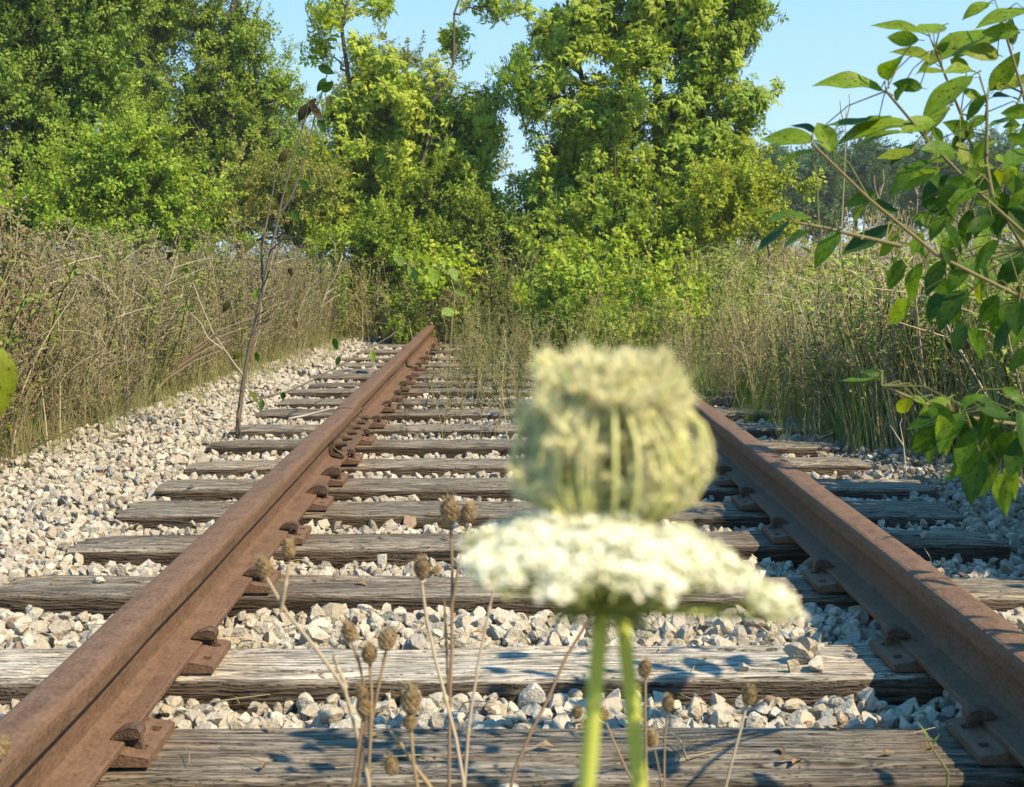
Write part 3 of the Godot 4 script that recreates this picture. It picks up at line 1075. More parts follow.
	tree("green_bush", "bright green bush standing in front of the tall left trees", "bush", "", p,
		[[Vector3.ZERO, Vector3(0.1, 1.4, 0)], [Vector3(0.2, 0, 0.1), Vector3(0.6, 1.3, 0.1)]], 0.03,
		[lobe(p, 122, 172, 50, 32, 150), lobe(p, 160, 188, 36, 28, 110), lobe(p, 82, 190, 38, 30, 100), lobe(p, 122, 145, 36, 18, 50), lobe(p, 60, 215, 50, 22, 80), lobe(p, 150, 215, 50, 22, 100), lobe(p, 60, 238, 50, 18, 90, 0.2), lobe(p, 130, 240, 50, 18, 90, 0.2), lobe(p, 195, 235, 40, 20, 80), lobe(p, 10, 235, 40, 22, 80)],
		fine, 0.85, Color(0.250, 0.400, 0.045), Color(0.370, 0.490, 0.065), dark, M.foliage)
	p = Vector3(-2.75, -0.2, -13.5)
	tree("brown_bush", "thin olive-brown bush beside the bright green bush", "bush", "", p,
		[[Vector3.ZERO, Vector3(0.3, 1.6, 0)], [Vector3(0.2, 0, 0.1), Vector3(0.75, 1.7, 0.1)], [Vector3(0.0, 0, 0.1), Vector3(-0.45, 1.3, 0.1)]], 0.022,
		[lobe(p, 225, 205, 42, 30, 60), lobe(p, 270, 190, 34, 34, 60), lobe(p, 200, 220, 40, 20, 50), lobe(p, 300, 225, 34, 26, 90), lobe(p, 320, 190, 26, 34, 60), lobe(p, 250, 225, 60, 18, 60)],
		fine, 0.7, Color(0.270, 0.310, 0.070), Color(0.360, 0.380, 0.100), Color(0.16, 0.13, 0.10), M.foliage)
	p = Vector3(2.55, -0.2, -12.6)
	tree("willow_bush", "yellow-green bush at the right foot of the dense middle tree", "bush", "", p,
		[[Vector3.ZERO, Vector3(-0.1, 1.3, 0)], [Vector3(0.2, 0, 0.1), Vector3(0.4, 1.1, 0.1)]], 0.025,
		[lobe(p, 735, 190, 26, 26, 70), lobe(p, 752, 212, 26, 22, 70), lobe(p, 718, 225, 34, 24, 80), lobe(p, 775, 232, 22, 16, 40), lobe(p, 790, 190, 10, 12, 8)],
		fine, 0.8, Color(0.320, 0.400, 0.042), Color(0.450, 0.500, 0.060), Color(0.14, 0.12, 0.07), M.foliage)

	# vines heaped over the end of the track
	p = Vector3(0.62, -0.1, -11.6)
	thin = 1.00
	tree("grape_vine", "heap of broad-leaved green vine over the right rail's far end", "vine", "vines at the end of the track", p,
		[[Vector3.ZERO, Vector3(0.0, 1.1, -0.2)], [Vector3(0.5, 0, 0.1), Vector3(0.8, 0.8, 0.1)], [Vector3(-0.2, 0, 0), Vector3(-0.5, 0.6, 0.1)]], 0.018,
		[lobe(p, 590, 300, 46, 34, 110, 0.8), lobe(p, 645, 315, 46, 36, 120, 1.2), lobe(p, 560, 325, 36, 24, 60, 0.6), lobe(p, 600, 268, 34, 22, 50), lobe(p, 545, 290, 22, 20, 24), lobe(p, 678, 335, 30, 24, 60, 1.4), lobe(p, 620, 348, 56, 16, 90, 1.8), lobe(p, 640, 280, 40, 22, 50, 0.4)],
		wide, 0.58, Color(0.24, 0.37, 0.045), Color(0.38, 0.47, 0.06), Color(0.10, 0.08, 0.05), M.foliage)
	p = Vector3(0.95, -0.1, -12.8)
	tree("grape_vine", "taller broad-leaved vine climbing at the left foot of the dense middle tree", "vine", "vines at the end of the track", p,
		[[Vector3.ZERO, Vector3(0.1, 1.9, 0)], [Vector3(-0.3, 0, 0.1), Vector3(-0.45, 1.5, 0)], [Vector3(0.3, 0, 0.1), Vector3(0.5, 1.5, 0.1)]], 0.02,
		[lobe(p, 592, 196, 26, 18, 24), lobe(p, 622, 212, 30, 22, 34), lobe(p, 655, 240, 36, 22, 34), lobe(p, 566, 226, 22, 20, 20), lobe(p, 605, 248, 40, 22, 44), lobe(p, 555, 260, 24, 20, 26)],
		wide, 0.55, Color(0.22, 0.34, 0.05), Color(0.34, 0.43, 0.06), Color(0.10, 0.08, 0.05), M.foliage)
	p = Vector3(-0.75, -0.1, -12.6)
	tree("grape_vine", "low green vine where the left rail ends in the weeds", "vine", "vines at the end of the track", p,
		[[Vector3.ZERO, Vector3(0.2, 0.7, 0)], [Vector3(0.1, 0, 0.1), Vector3(-0.3, 0.5, 0)]], 0.012,
		[lobe(p, 438, 290, 26, 16, 26), lobe(p, 408, 318, 26, 10, 22), lobe(p, 450, 318, 20, 10, 16), lobe(p, 425, 268, 20, 8, 10), lobe(p, 460, 268, 12, 6, 5)],
		wide, 0.6, Color(0.315, 0.448, 0.044), Color(0.472, 0.542, 0.062), Color(0.10, 0.08, 0.05), M.foliage)
	p = Vector3(-1.5, -0.1, -13.4)
	tree("dark_shrub", "low olive shrub under the slender pale tree, behind the left weeds", "bush", "", p,
		[[Vector3.ZERO, Vector3(0.1, 1.0, 0)], [Vector3(0.3, 0, 0.1), Vector3(0.5, 0.9, 0)]], 0.018,
		[lobe(p, 345, 245, 36, 22, 70), lobe(p, 385, 240, 34, 24, 80), lobe(p, 410, 260, 30, 24, 80), lobe(p, 370, 275, 44, 26, 90), lobe(p, 400, 295, 30, 20, 60)],
		fine, 0.75, Color(0.24, 0.36, 0.045), Color(0.36, 0.47, 0.06), dark, M.foliage)
	p = Vector3(-0.35, -0.1, -13.6)
	tree("dark_shrub", "dark leafy shrub in the gap between the two middle trees", "bush", "", p,
		[[Vector3.ZERO, Vector3(0.1, 1.3, 0)], [Vector3(0.2, 0, 0.1), Vector3(0.6, 1.2, 0)]], 0.022,
		[lobe(p, 440, 240, 40, 26, 90), lobe(p, 490, 245, 40, 26, 90), lobe(p, 530, 250, 40, 26, 90), lobe(p, 470, 268, 60, 16, 70)],
		fine, 0.85, Color(0.146, 0.225, 0.036), Color(0.250, 0.330, 0.050), dark, M.foliage)

	# wood far off on the right
	var far := [[745, 178, 26, 24], [778, 172, 26, 26], [812, 186, 24, 22], [850, 165, 34, 30], [896, 178, 26, 24], [940, 176, 30, 28], [985, 170, 34, 30], [1040, 176, 40, 32]]
	var says := ["leftmost distant dark tree, half behind the yellow-green bush", "distant dark round tree second from the left in the far wood", "low distant dark tree left of the tallest distant one", "tallest distant dark tree in the far wood on the right", "distant dark tree just right of the tallest distant one", "distant dark tree seen behind the near leafy branch", "distant dark tree behind the upright shrub twigs", "distant dark tree at the right edge behind the shrub"]
	for i in far.size():
		var f: Array = far[i]
		var dep := 58.0 + 4.0 * sin(i * 2.1)
		p = seen(f[0], 256, dep)
		p = Vector3(p.x, -0.4, -dep)
		tree("distant_tree", says[i], "tree", "far wood on the right", p, [[Vector3.ZERO, Vector3(0.2, 4.0, 0)]], 0.14,
			[lobe(p, f[0], f[1], f[2], f[3], 170), lobe(p, f[0] - f[2] * 0.6, f[1] + 24, f[2] * 0.8, f[3] * 0.8, 110), lobe(p, f[0] + f[2] * 0.6, f[1] + 26, f[2] * 0.8, f[3] * 0.8, 110), lobe(p, f[0], f[1] + 45, f[2] * 1.2, 18, 80)],
			fine, 2.6, Color(0.05, 0.125, 0.030), Color(0.09, 0.18, 0.04), dark, M.foliage)
	# a bush just outside the view on the right, whose shade lies over the ballast there
	p = Vector3(2.2, -0.2, -3.45)
	tree("leafy_bush", "leafy green bush beside the ballast past the right edge of the view", "bush", "", p,
		[[Vector3.ZERO, Vector3(0.0, 1.5, 0)], [Vector3(0.1, 0, 0), Vector3(0.4, 1.3, 0.3)], [Vector3(0, 0, 0), Vector3(-0.2, 1.2, -0.4)]], 0.03,
		[[Vector3(0, 1.3, 0), Vector3(0.42, 0.4, 0.7), 170], [Vector3(0.2, 0.9, 0.5), Vector3(0.45, 0.4, 0.5), 130], [Vector3(0.1, 0.9, -0.6), Vector3(0.42, 0.4, 0.5), 130]],
		wide, 0.8, Color(0.209, 0.330, 0.044), Color(0.315, 0.425, 0.066), dark, M.foliage)

# ------------------------------------------------------------------ weeds
func dry_stalk(kind: int) -> MB:
	# a dead branching stalk one unit high with shrivelled leaves and seed heads
	var o := MB.new()
	var tan := [Color(0.36, 0.325, 0.21), Color(0.29, 0.275, 0.15), Color(0.46, 0.42, 0.29), Color(0.27, 0.235, 0.15)]
	var col: Color = tan[kind % 4]
	var lean := Vector3(rr(-0.25, 0.25), 1, rr(-0.25, 0.25))
	var pts := wander(Vector3.ZERO, lean, 5, 0.03)
	o.tube(pts, [0.0045, 0.004, 0.0035, 0.003, 0.0022, 0.0012], 3, col, false)
	for k in 13:
		var f := rr(0.22, 0.98) * 4.99
		var i := int(f)
		var p: Vector3 = pts[i].lerp(pts[i + 1], f - i)
		var d := rdir()
		d = Vector3(d.x, absf(d.y) * 0.9 + 0.35, d.z).normalized()
		var e := p + d * rr(0.08, 0.30) * (1.2 - f / 6.0)
		var bp := wander(p, e, 2, 0.015)
		o.tube(bp, [0.0024, 0.002, 0.0012], 3, vary(col, 0.15), false)
		for q in 4:
			var w: Vector3 = bp[1].lerp(bp[2], rr(0.0, 1.0)) + rdir() * 0.014
			var r := rr(0.004, 0.0085)
			var sc := vary(Color(0.13, 0.10, 0.065) if g.randf() < 0.6 else Color(0.30, 0.27, 0.17), 0.2)
			o.tri(w + Vector3(r, 0, 0), w + Vector3(0, r * 1.4, 0), w + Vector3(0, 0, r), sc)
			o.tri(w + Vector3(0, 0, r), w + Vector3(0, r * 1.4, 0), w + Vector3(-r, 0, 0), sc)
			o.tri(w + Vector3(-r, 0, 0), w + Vector3(0, r * 1.4, 0), w + Vector3(0, 0, -r), sc)
			o.tri(w + Vector3(0, 0, -r), w + Vector3(0, r * 1.4, 0), w + Vector3(r, 0, 0), sc)
		if g.randf() < 0.75:
			var gc := Color(0.20, 0.25, 0.065) if g.randf() < 0.7 else Color(0.28, 0.23, 0.12)
			blade(o, bp[1], (d + rdir() * 0.6), rdir(), rr(0.03, 0.06), rr(0.008, 0.016), 0.2, 0.4, vary(gc, 0.25))
	return o

func bare_cane() -> MB:
	# a leafless pale stem one unit high with a few forks
	var o := MB.new()
	var col := vary(Color(0.50, 0.45, 0.33), 0.1)
	var pts := wander(Vector3.ZERO, Vector3(rr(-0.4, 0.4), 1, rr(-0.4, 0.4)), 5, 0.04)
	o.tube(pts, [0.005, 0.0046, 0.004, 0.0034, 0.0026, 0.0015], 4, col, false)
	for k in 5:
		var f := rr(0.4, 0.95) * 4.99
		var i := int(f)
		var p: Vector3 = pts[i].lerp(pts[i + 1], f - i)
		var e := p + Vector3(rr(-1, 1), rr(0.1, 1.0), rr(-1, 1)).normalized() * rr(0.12, 0.35)
		o.tube(wander(p, e, 2, 0.02), [0.003, 0.0024, 0.0014], 3, vary(col, 0.12), false)
	return o

func grass_tuft(col: Color, blades: int, wide: float) -> MB:
	# unit-high tuft of bent blades
	var o := MB.new()
	for k in blades:
		var a := rr(0, TAU)
		var out := Vector3(cos(a), 0, sin(a))
		var b := out * rr(0.0, 0.10)
		var h := rr(0.5, 1.0)
		var bend := rr(0.05, 0.55)
		var side := out.cross(Vector3.UP) * wide
		var cc := vary(col, 0.22)
		var prev_a := b - side
		var prev_b := b + side
		for q in range(1, 4):
			var t := q / 3.0
			var p := b + Vector3(0, h * t * (1.0 - 0.25 * bend * t), 0) + out * h * bend * t * t * 0.8
			var s := side * (1.0 - t * 0.92)
			o.quad(prev_a, prev_b, p + s, p - s, cc)
			prev_a = p - s
			prev_b = p + s
	return o

func leafy_weed(col: Color) -> MB:
	# upright green weed one unit high
	var o := MB.new()
	var pts := wander(Vector3.ZERO, Vector3(rr(-0.15, 0.15), 1, rr(-0.15, 0.15)), 4, 0.02)
	o.tube(pts, [0.005, 0.0045, 0.004, 0.003, 0.0015], 3, Color(0.14, 0.15, 0.06), false)
	for k in 46:
		var f := rr(0.1, 1.0) * 3.99
		var i := int(f)
		var p: Vector3 = pts[i].lerp(pts[i + 1], f - i)
		var d := rdir()
		d.y = absf(d.y) * 0.6 + 0.1
		var s := rr(0.6, 1.2)
		blade(o, p + d * 0.03, d, (Vector3.UP + rdir() * 0.6), 0.085 * s, 0.024 * s, 0.15, rr(0.1, 0.5), vary(col, 0.2))
	return o

func field(called: String, label: String, n: int, where: Callable, kinds: Array, mat: Material, lo: float, hi: float, tone_a: Color, tone_b: Color) -> void:
	var t := thing(called)
	tag(t, label, "weeds" if called != "grass" else "grass", "", "stuff")
	var xfs := []
	var cols := []
	for k in kinds: 
		xfs.append([])
		cols.append([])
	for i in n:
		var p: Vector3 = where.call()
		if p == Vector3.INF: continue
		var k := g.randi() % kinds.size()
		var s := rr(lo, hi) * (1.0 + 0.45 * nz.get_noise_2d(p.x * 8.0, p.z * 8.0) + 0.45 * nz.get_noise_2d(p.x * 2.2 + 30.0, p.z * 2.2))
		var b := Basis.from_euler(Vector3(rr(-0.22, 0.22), rr(0, TAU), rr(-0.22, 0.22)))
		xfs[k].append(Transform3D(b.scaled(Vector3(s, s, s)), p))
		var blend := clampf(0.5 + 0.9 * nz.get_noise_2d(p.x * 5.0 + 70.0, p.z * 5.0) + rr(-0.3, 0.3), 0, 1)
		cols[k].append(vary(tone_a.lerp(tone_b, blend), 0.15))
	for k in kinds.size():
		var o := many("stalks" if called != "grass" else "blades", kinds[k], mat, xfs[k], cols[k], t)
		tag(o, "", "", "", "stuff")

func left_edge(z: float) -> float:
	return lerpf(-2.05, -1.45, clampf((-z - 5.0) / 9.0, 0, 1)) + 0.09 * nz.get_noise_2d(z * 20.0, 3.0)

func right_edge(z: float) -> float:
	return 1.55 + 0.45 * smooth(-5.9, -5.1, z) + 0.1 * nz.get_noise_2d(z * 20.0, 9.0)

func on_left(far: float) -> Vector3:
	var z := -4.2 - far * pow(g.randf(), 1.3)
	var x := left_edge(z) - (absf(z) * 0.42 - 1.2) * pow(g.randf(), 1.15) - 0.02
	if z < -13.3: x += 1.0 * g.randf()
	return Vector3(x, ground_y(x, z) + 0.01, z)

func on_right(far: float) -> Vector3:
	var z := -4.9 - far * pow(g.randf(), 1.3)
	var x := right_edge(z) + (absf(z) * 0.42 - 1.0) * pow(g.randf(), 1.15)
	return Vector3(x, ground_y(x, z) + 0.01, z)

func build_weeds() -> void:
	var dry := []
	for k in 5: dry.append(dry_stalk(k).mesh())
	var tuft := [grass_tuft(Color(1, 1, 1), 16, 0.006).mesh(), grass_tuft(Color(1, 1, 1), 20, 0.005).mesh()]
	var leafy := [leafy_weed(Color(1, 1, 1)).mesh(), leafy_weed(Color(1, 1, 1)).mesh()]
	field("dry_weeds", "dense dry grey-brown weeds filling the field left of the track", 7000, func(): return on_left(12.0), dry, M.dry, 0.52, 0.88, Color(0.63, 0.62, 0.58), Color(0.94, 0.91, 0.87))
	field("dry_weeds", "dry brown weeds standing along the right side of the track", 2000, func(): return on_right(11.0), dry, M.dry, 0.42, 0.8, Color(1.0, 0.98, 0.84), Color(1.4, 1.36, 1.22))
	field("grass", "tan and green grass among the dry weeds on the left", 3600, func(): return on_left(12.0), tuft, M.weed, 0.3, 0.75, Color(0.36, 0.33, 0.20), Color(0.24, 0.28, 0.08))
	field("grass", "green and straw grass among the weeds on the right", 1700, func(): return on_right(11.0), tuft, M.weed, 0.3, 0.7, Color(0.46, 0.44, 0.26), Color(0.33, 0.43, 0.11))
	field("green_weeds", "small-leaved green weeds among the dry stalks on the left", 900, func(): return on_left(11.0), leafy, M.weed, 0.4, 0.85, Color(0.20, 0.27, 0.05), Color(0.27, 0.31, 0.07))
	field("green_weeds", "small-leaved green weeds among the dry stalks on the right", 1100, func(): return on_right(10.0), leafy, M.weed, 0.4, 0.85, Color(0.26, 0.35, 0.07), Color(0.36, 0.43, 0.10))
	field("dry_weeds", "far dry weeds before the distant wood on the right", 2600, func(): return far_field(), dry, M.dry, 0.9, 1.35, Color(0.8, 0.78, 0.6), Color(1.25, 1.2, 0.95))
	field("grass", "far pale grass before the distant wood on the right", 2600, func(): return far_field(), tuft, M.weed, 0.7, 1.15, Color(0.22, 0.20, 0.09), Color(0.15, 0.18, 0.05))
	field("grass", "low thin grass spilling from both verges over the edge of the ballast", 520, func(): return on_verge(), tuft, M.weed, 0.10, 0.32, Color(0.40, 0.37, 0.22), Color(0.24, 0.30, 0.08))
	field("dry_weeds", "short dry weeds standing in the stones along both verges", 200, func(): return on_verge(), dry, M.dry, 0.15, 0.5, Color(0.7, 0.66, 0.55), Color(1.0, 0.95, 0.8))
	var bare := []
	for k in 3: bare.append(bare_cane().mesh())
	field("dry_weeds", "bare pale stems standing and leaning among the left weeds", 420, func(): return on_left(9.0), bare, M.dry, 0.5, 0.88, Color(0.66, 0.65, 0.61), Color(1.0, 0.99, 0.95))
	field("dry_weeds", "bare pale stems standing among the weeds on the right", 380, func(): return on_right(8.0), bare, M.dry, 0.5, 0.95, Color(0.66, 0.65, 0.61), Color(1.0, 0.99, 0.95))
	field("dry_weeds", "dry weeds crowding in over the right ends of the far ties", 420, func(): return tie_ends(), dry, M.dry, 0.3, 0.7, Color(0.75, 0.75, 0.6), Color(1.1, 1.05, 0.9))
	# growth over the end of the track
	field("dry_weeds", "dry brown weeds under the trees behind the buried end of the track", 900, func(): return under_trees(), dry, M.dry, 0.5, 0.95, Color(0.8, 0.78, 0.6), Color(1.2, 1.15, 0.95))
	field("green_weeds", "green weeds under the trees behind the buried end of the track", 700, func(): return under_trees(), leafy, M.weed, 0.45, 0.95, Color(0.18, 0.27, 0.05), Color(0.28, 0.36, 0.07))
	field("green_weeds", "green weeds closing over the far end of the track", 620, func(): return track_end(), leafy, M.weed, 0.35, 0.8, Color(0.19, 0.27, 0.04), Color(0.26, 0.33, 0.05))
	field("dry_weeds", "tangled dry weeds closing over the far end of the track", 480, func(): return track_end(), dry, M.dry, 0.45, 0.9, Color(0.75, 0.75, 0.5), Color(1.1, 1.05, 0.8))
	field("dry_weeds", "sparse seedy weeds growing between the rails in the middle distance", 230, func(): return between(), dry, M.dry, 0.22, 0.52, Color(0.75, 0.78, 0.5), Color(1.0, 1.0, 0.8))
	field("green_weeds", "sparse thin green weeds between the rails in the middle distance", 150, func(): return between(), leafy, M.weed, 0.15, 0.4, Color(0.11, 0.14, 0.04), Color(0.13, 0.15, 0.05))
	field("grass", "bright green grass tufts at the right ends of the far ties", 150, func(): return tie_ends(), tuft, M.weed, 0.22, 0.5, Color(0.20, 0.30, 0.045), Color(0.30, 0.36, 0.08))
	field("green_weeds", "thin green weeds at the right ends of the far ties", 120, func(): return tie_ends(), leafy, M.weed, 0.25, 0.55, Color(0.19, 0.25, 0.05), Color(0.24, 0.28, 0.07))

func on_verge() -> Vector3:
	# thin low growth spilling from the weeds on to the stones
	var z := -4.6 - 9.0 * pow(g.randf(), 1.2)
	var x := left_edge(z) + 0.35 * pow(g.randf(), 2.0) if g.randf() < 0.6 else right_edge(z) - 0.35 * pow(g.randf(), 2.0)
	return Vector3(x, -0.06, z)

func litter_bits() -> void:
	# shed leaf scraps and straws lying on the stones and ties
	var t := thing("litter")
	tag(t, "scraps of dead leaf and straw scattered over the stones and ties", "litter", "", "stuff")
	var bit := MB.new()
	blade(bit, Vector3.ZERO, Vector3(1, 0.1, 0), Vector3.UP, 0.035, 0.016, 0.3, 0.2, Color(0.20, 0.14, 0.08))
	var straw := MB.new()
	straw.tube([Vector3.ZERO, Vector3(0.05, 0.004, 0.006), Vector3(0.11, 0.0, -0.004)], [0.0014, 0.0013, 0.0008], 4, Color(0.36, 0.30, 0.2), false)
	var xa := []
	var xb := []
	var ca := []
	var cb := []
	for k in 420:
		var z := -2.0 - 9.0 * pow(g.randf(), 1.4)
		var x := rr(-1.0, 1.0) * minf(0.4 * -z + 0.2, 1.9)
		if absf(x - RAIL_L) < 0.09 or absf(x - RAIL_R) < 0.09: continue
		var y := bed_y(x, z) + 0.022
		for tz in TIES:
			if absf(z + tz) < 0.10 and x > -1.2 and x < 1.4: y = 0.006
		var xf := Transform3D(Basis.from_euler(Vector3(rr(-0.3, 0.3), rr(0, TAU), rr(-0.3, 0.3))).scaled(Vector3.ONE * rr(0.5, 1.2)), Vector3(x, y, z))
		if k % 2:
			xa.append(xf)
			ca.append(vary(Color(1, 1, 1), 0.3))
		else:
			xb.append(xf)
			cb.append(vary(Color(1, 1, 1), 0.3))
	tag(many("leaf_scraps", bit.mesh(), M.dry, xa, ca, t), "", "", "", "stuff")
	tag(many("straws", straw.mesh(), M.dry, xb, cb, t), "", "", "", "stuff")

func far_field() -> Vector3:
	var z := -15.0 - 32.0 * pow(g.randf(), 1.4)
	var x := rr(0.12, 0.50) * -z
	return Vector3(x, ground_y(x, z), z)

func under_trees() -> Vector3:
	return Vector3(rr(-1.6, 2.4), -0.1, rr(-12.2, -16.5))

func track_end() -> Vector3:
	var z := -8.9 - 4.5 * g.randf()
	var x := rr(-0.45, 1.9)
	if x < 0.5 and z > -10.2: return Vector3.INF
	if x < 0.2 and z > -12.0: return Vector3.INF
	return Vector3(x, -0.06, z)

func between() -> Vector3:
	var z := -5.2 - 6.2 * sqrt(g.randf())
	var x := rr(-0.45, 0.62)
	if g.randf() < 0.6: x = 0.02 + rr(-0.3, 0.3)
	return Vector3(x, -0.05, z)

func tie_ends() -> Vector3:
	var z := rr(-5.7, -10.2)
	var x := 1.75 - 0.8 * pow(g.randf(), 1.2) * smooth(-5.4, -8.5, z) - 0.25 * g.randf()
	if absf(x - RAIL_R) < 0.1: return Vector3.INF
	return Vector3(x, -0.05, z)

# ------------------------------------------------------------------ near plants
func leaf_mesh(aspect: float, curl: float, wave: float, fold: float) -> ArrayMesh:
	# one broad pointed leaf, unit long along +y, upper side +z, bent back along its length
	var o := MB.new()
	var rows := []
	var cols := []
	var uvs := []
	var nr := 10
	for i in nr + 1:
		var t := float(i) / nr
		var w := aspect * 0.5 * pow(sin(PI * pow(t, 0.82)), 0.85) * (1.0 if t < 0.8 else 1.0 - 0.25 * (t - 0.8) / 0.2)
		if i == 0: w = aspect * 0.02
		if i == nr: w = 0.0005
		var ang := curl * t
		var y := sin(ang) / curl if absf(curl) > 0.01 else t
		var z := -(1.0 - cos(ang)) / curl if absf(curl) > 0.01 else 0.0
		var row := PackedVector3Array()
		var cl := PackedColorArray()
		var uv := PackedVector2Array()
		for k in 7:
			var q := (k - 3) / 3.0
			var zz := z + absf(q) * w * fold + wave * sin(t * 11.0 + q * 2.0) * absf(q) * w
			row.append(Vector3(q * w, y, zz))
			cl.append(Color.WHITE)
			uv.append(Vector2(0.5 + q * 0.48 * (w / (aspect * 0.5)), t))
		rows.append(row)
		cols.append(cl)
		uvs.append(uv)
	o.sheet(rows, cols, uvs)
	# short stalk
	o.tube([Vector3(0, -0.16, -0.02), Vector3(0, -0.06, 0.0), Vector3(0, 0.02, 0.0)], [0.014, 0.012, 0.010], 5, Color(1.1, 1.0, 0.7), false)
	return o.mesh()

var leaves_made := []

var twig_points := []

func hang_leaf(parent: Node3D, base: Vector3, tip: Vector3, width: float, mat: Material, called := "leaf") -> void:
	# hangs a leaf from base to tip, rolled about its length until it looks that wide from the front
	if M.leaf.has(mat) and g.randf() < 0.35: mat = M.leaf_marked[M.leaf.find(mat)]
	var l := base.distance_to(tip)
	var asp := 0.46
	var y := (tip - base).normalized()
	if l < width / asp:   # seen foreshortened: the tip leans away or towards the viewer
		var need := width / asp
		var lean := sqrt(maxf(need * need - l * l, 0.0)) * 0.8
		tip.z += lean if g.randf() < 0.6 else -lean
		y = (tip - base).normalized()
		l = base.distance_to(tip)
	var roll := acos(clampf(width / (l * asp), 0.12, 1.0))
	var view := (EYE - base).normalized()
	var z := (view - y * view.dot(y)).normalized()
	var zr := z.rotated(y, roll)
	if zr.y < z.rotated(y, -roll).y: zr = z.rotated(y, -roll)
	if zr.y < -0.35: zr = -zr
	var x := y.cross(zr).normalized()
	var o := obj(called, leaves_made[g.randi() % leaves_made.size()], mat, parent)
	o.transform = Transform3D(Basis(x, y, zr) * l, base - parent.position)
	var near := Vector3.INF
	for p in twig_points:
		if p.distance_to(base) < near.distance_to(base): near = p
	if near.distance_to(base) < 0.22 and near.distance_to(base) > 0.012:
		var m := MB.new()
		var mid := near.lerp(base, 0.55) + Vector3(0, 0.012, 0)
		m.tube(shifted([near, mid, base + y * 0.004], parent.position), [0.0011, 0.0008, 0.0007], 5, Color(0.13, 0.14, 0.05), false)
		obj("leaf_stalk", m.mesh(), M.stem, parent)

func px3(d: float, list: Array) -> Array:
	# measured directions [x, y] or [x, y, extra depth] to points at distance d
	var r := []
	for p in list: r.append(seen(p[0], p[1], d + (p[2] if p.size() > 2 else 0.0)))
	return r

func shifted(pts: Array, by: Vector3) -> Array:
	var r := []
	for p in pts: r.append(p - by)
	return r

func curve(pts: Array, n: int) -> Array:
	var c := Curve3D.new()
	for i in pts.size():
		var d: Vector3 = (pts[mini(i + 1, pts.size() - 1)] - pts[maxi(i - 1, 0)]) * 0.18
		c.add_point(pts[i], -d, d)
	var r := []
	var l := c.get_baked_length()
	for k in n + 1: r.append(c.sample_baked(l * k / n))
	return r

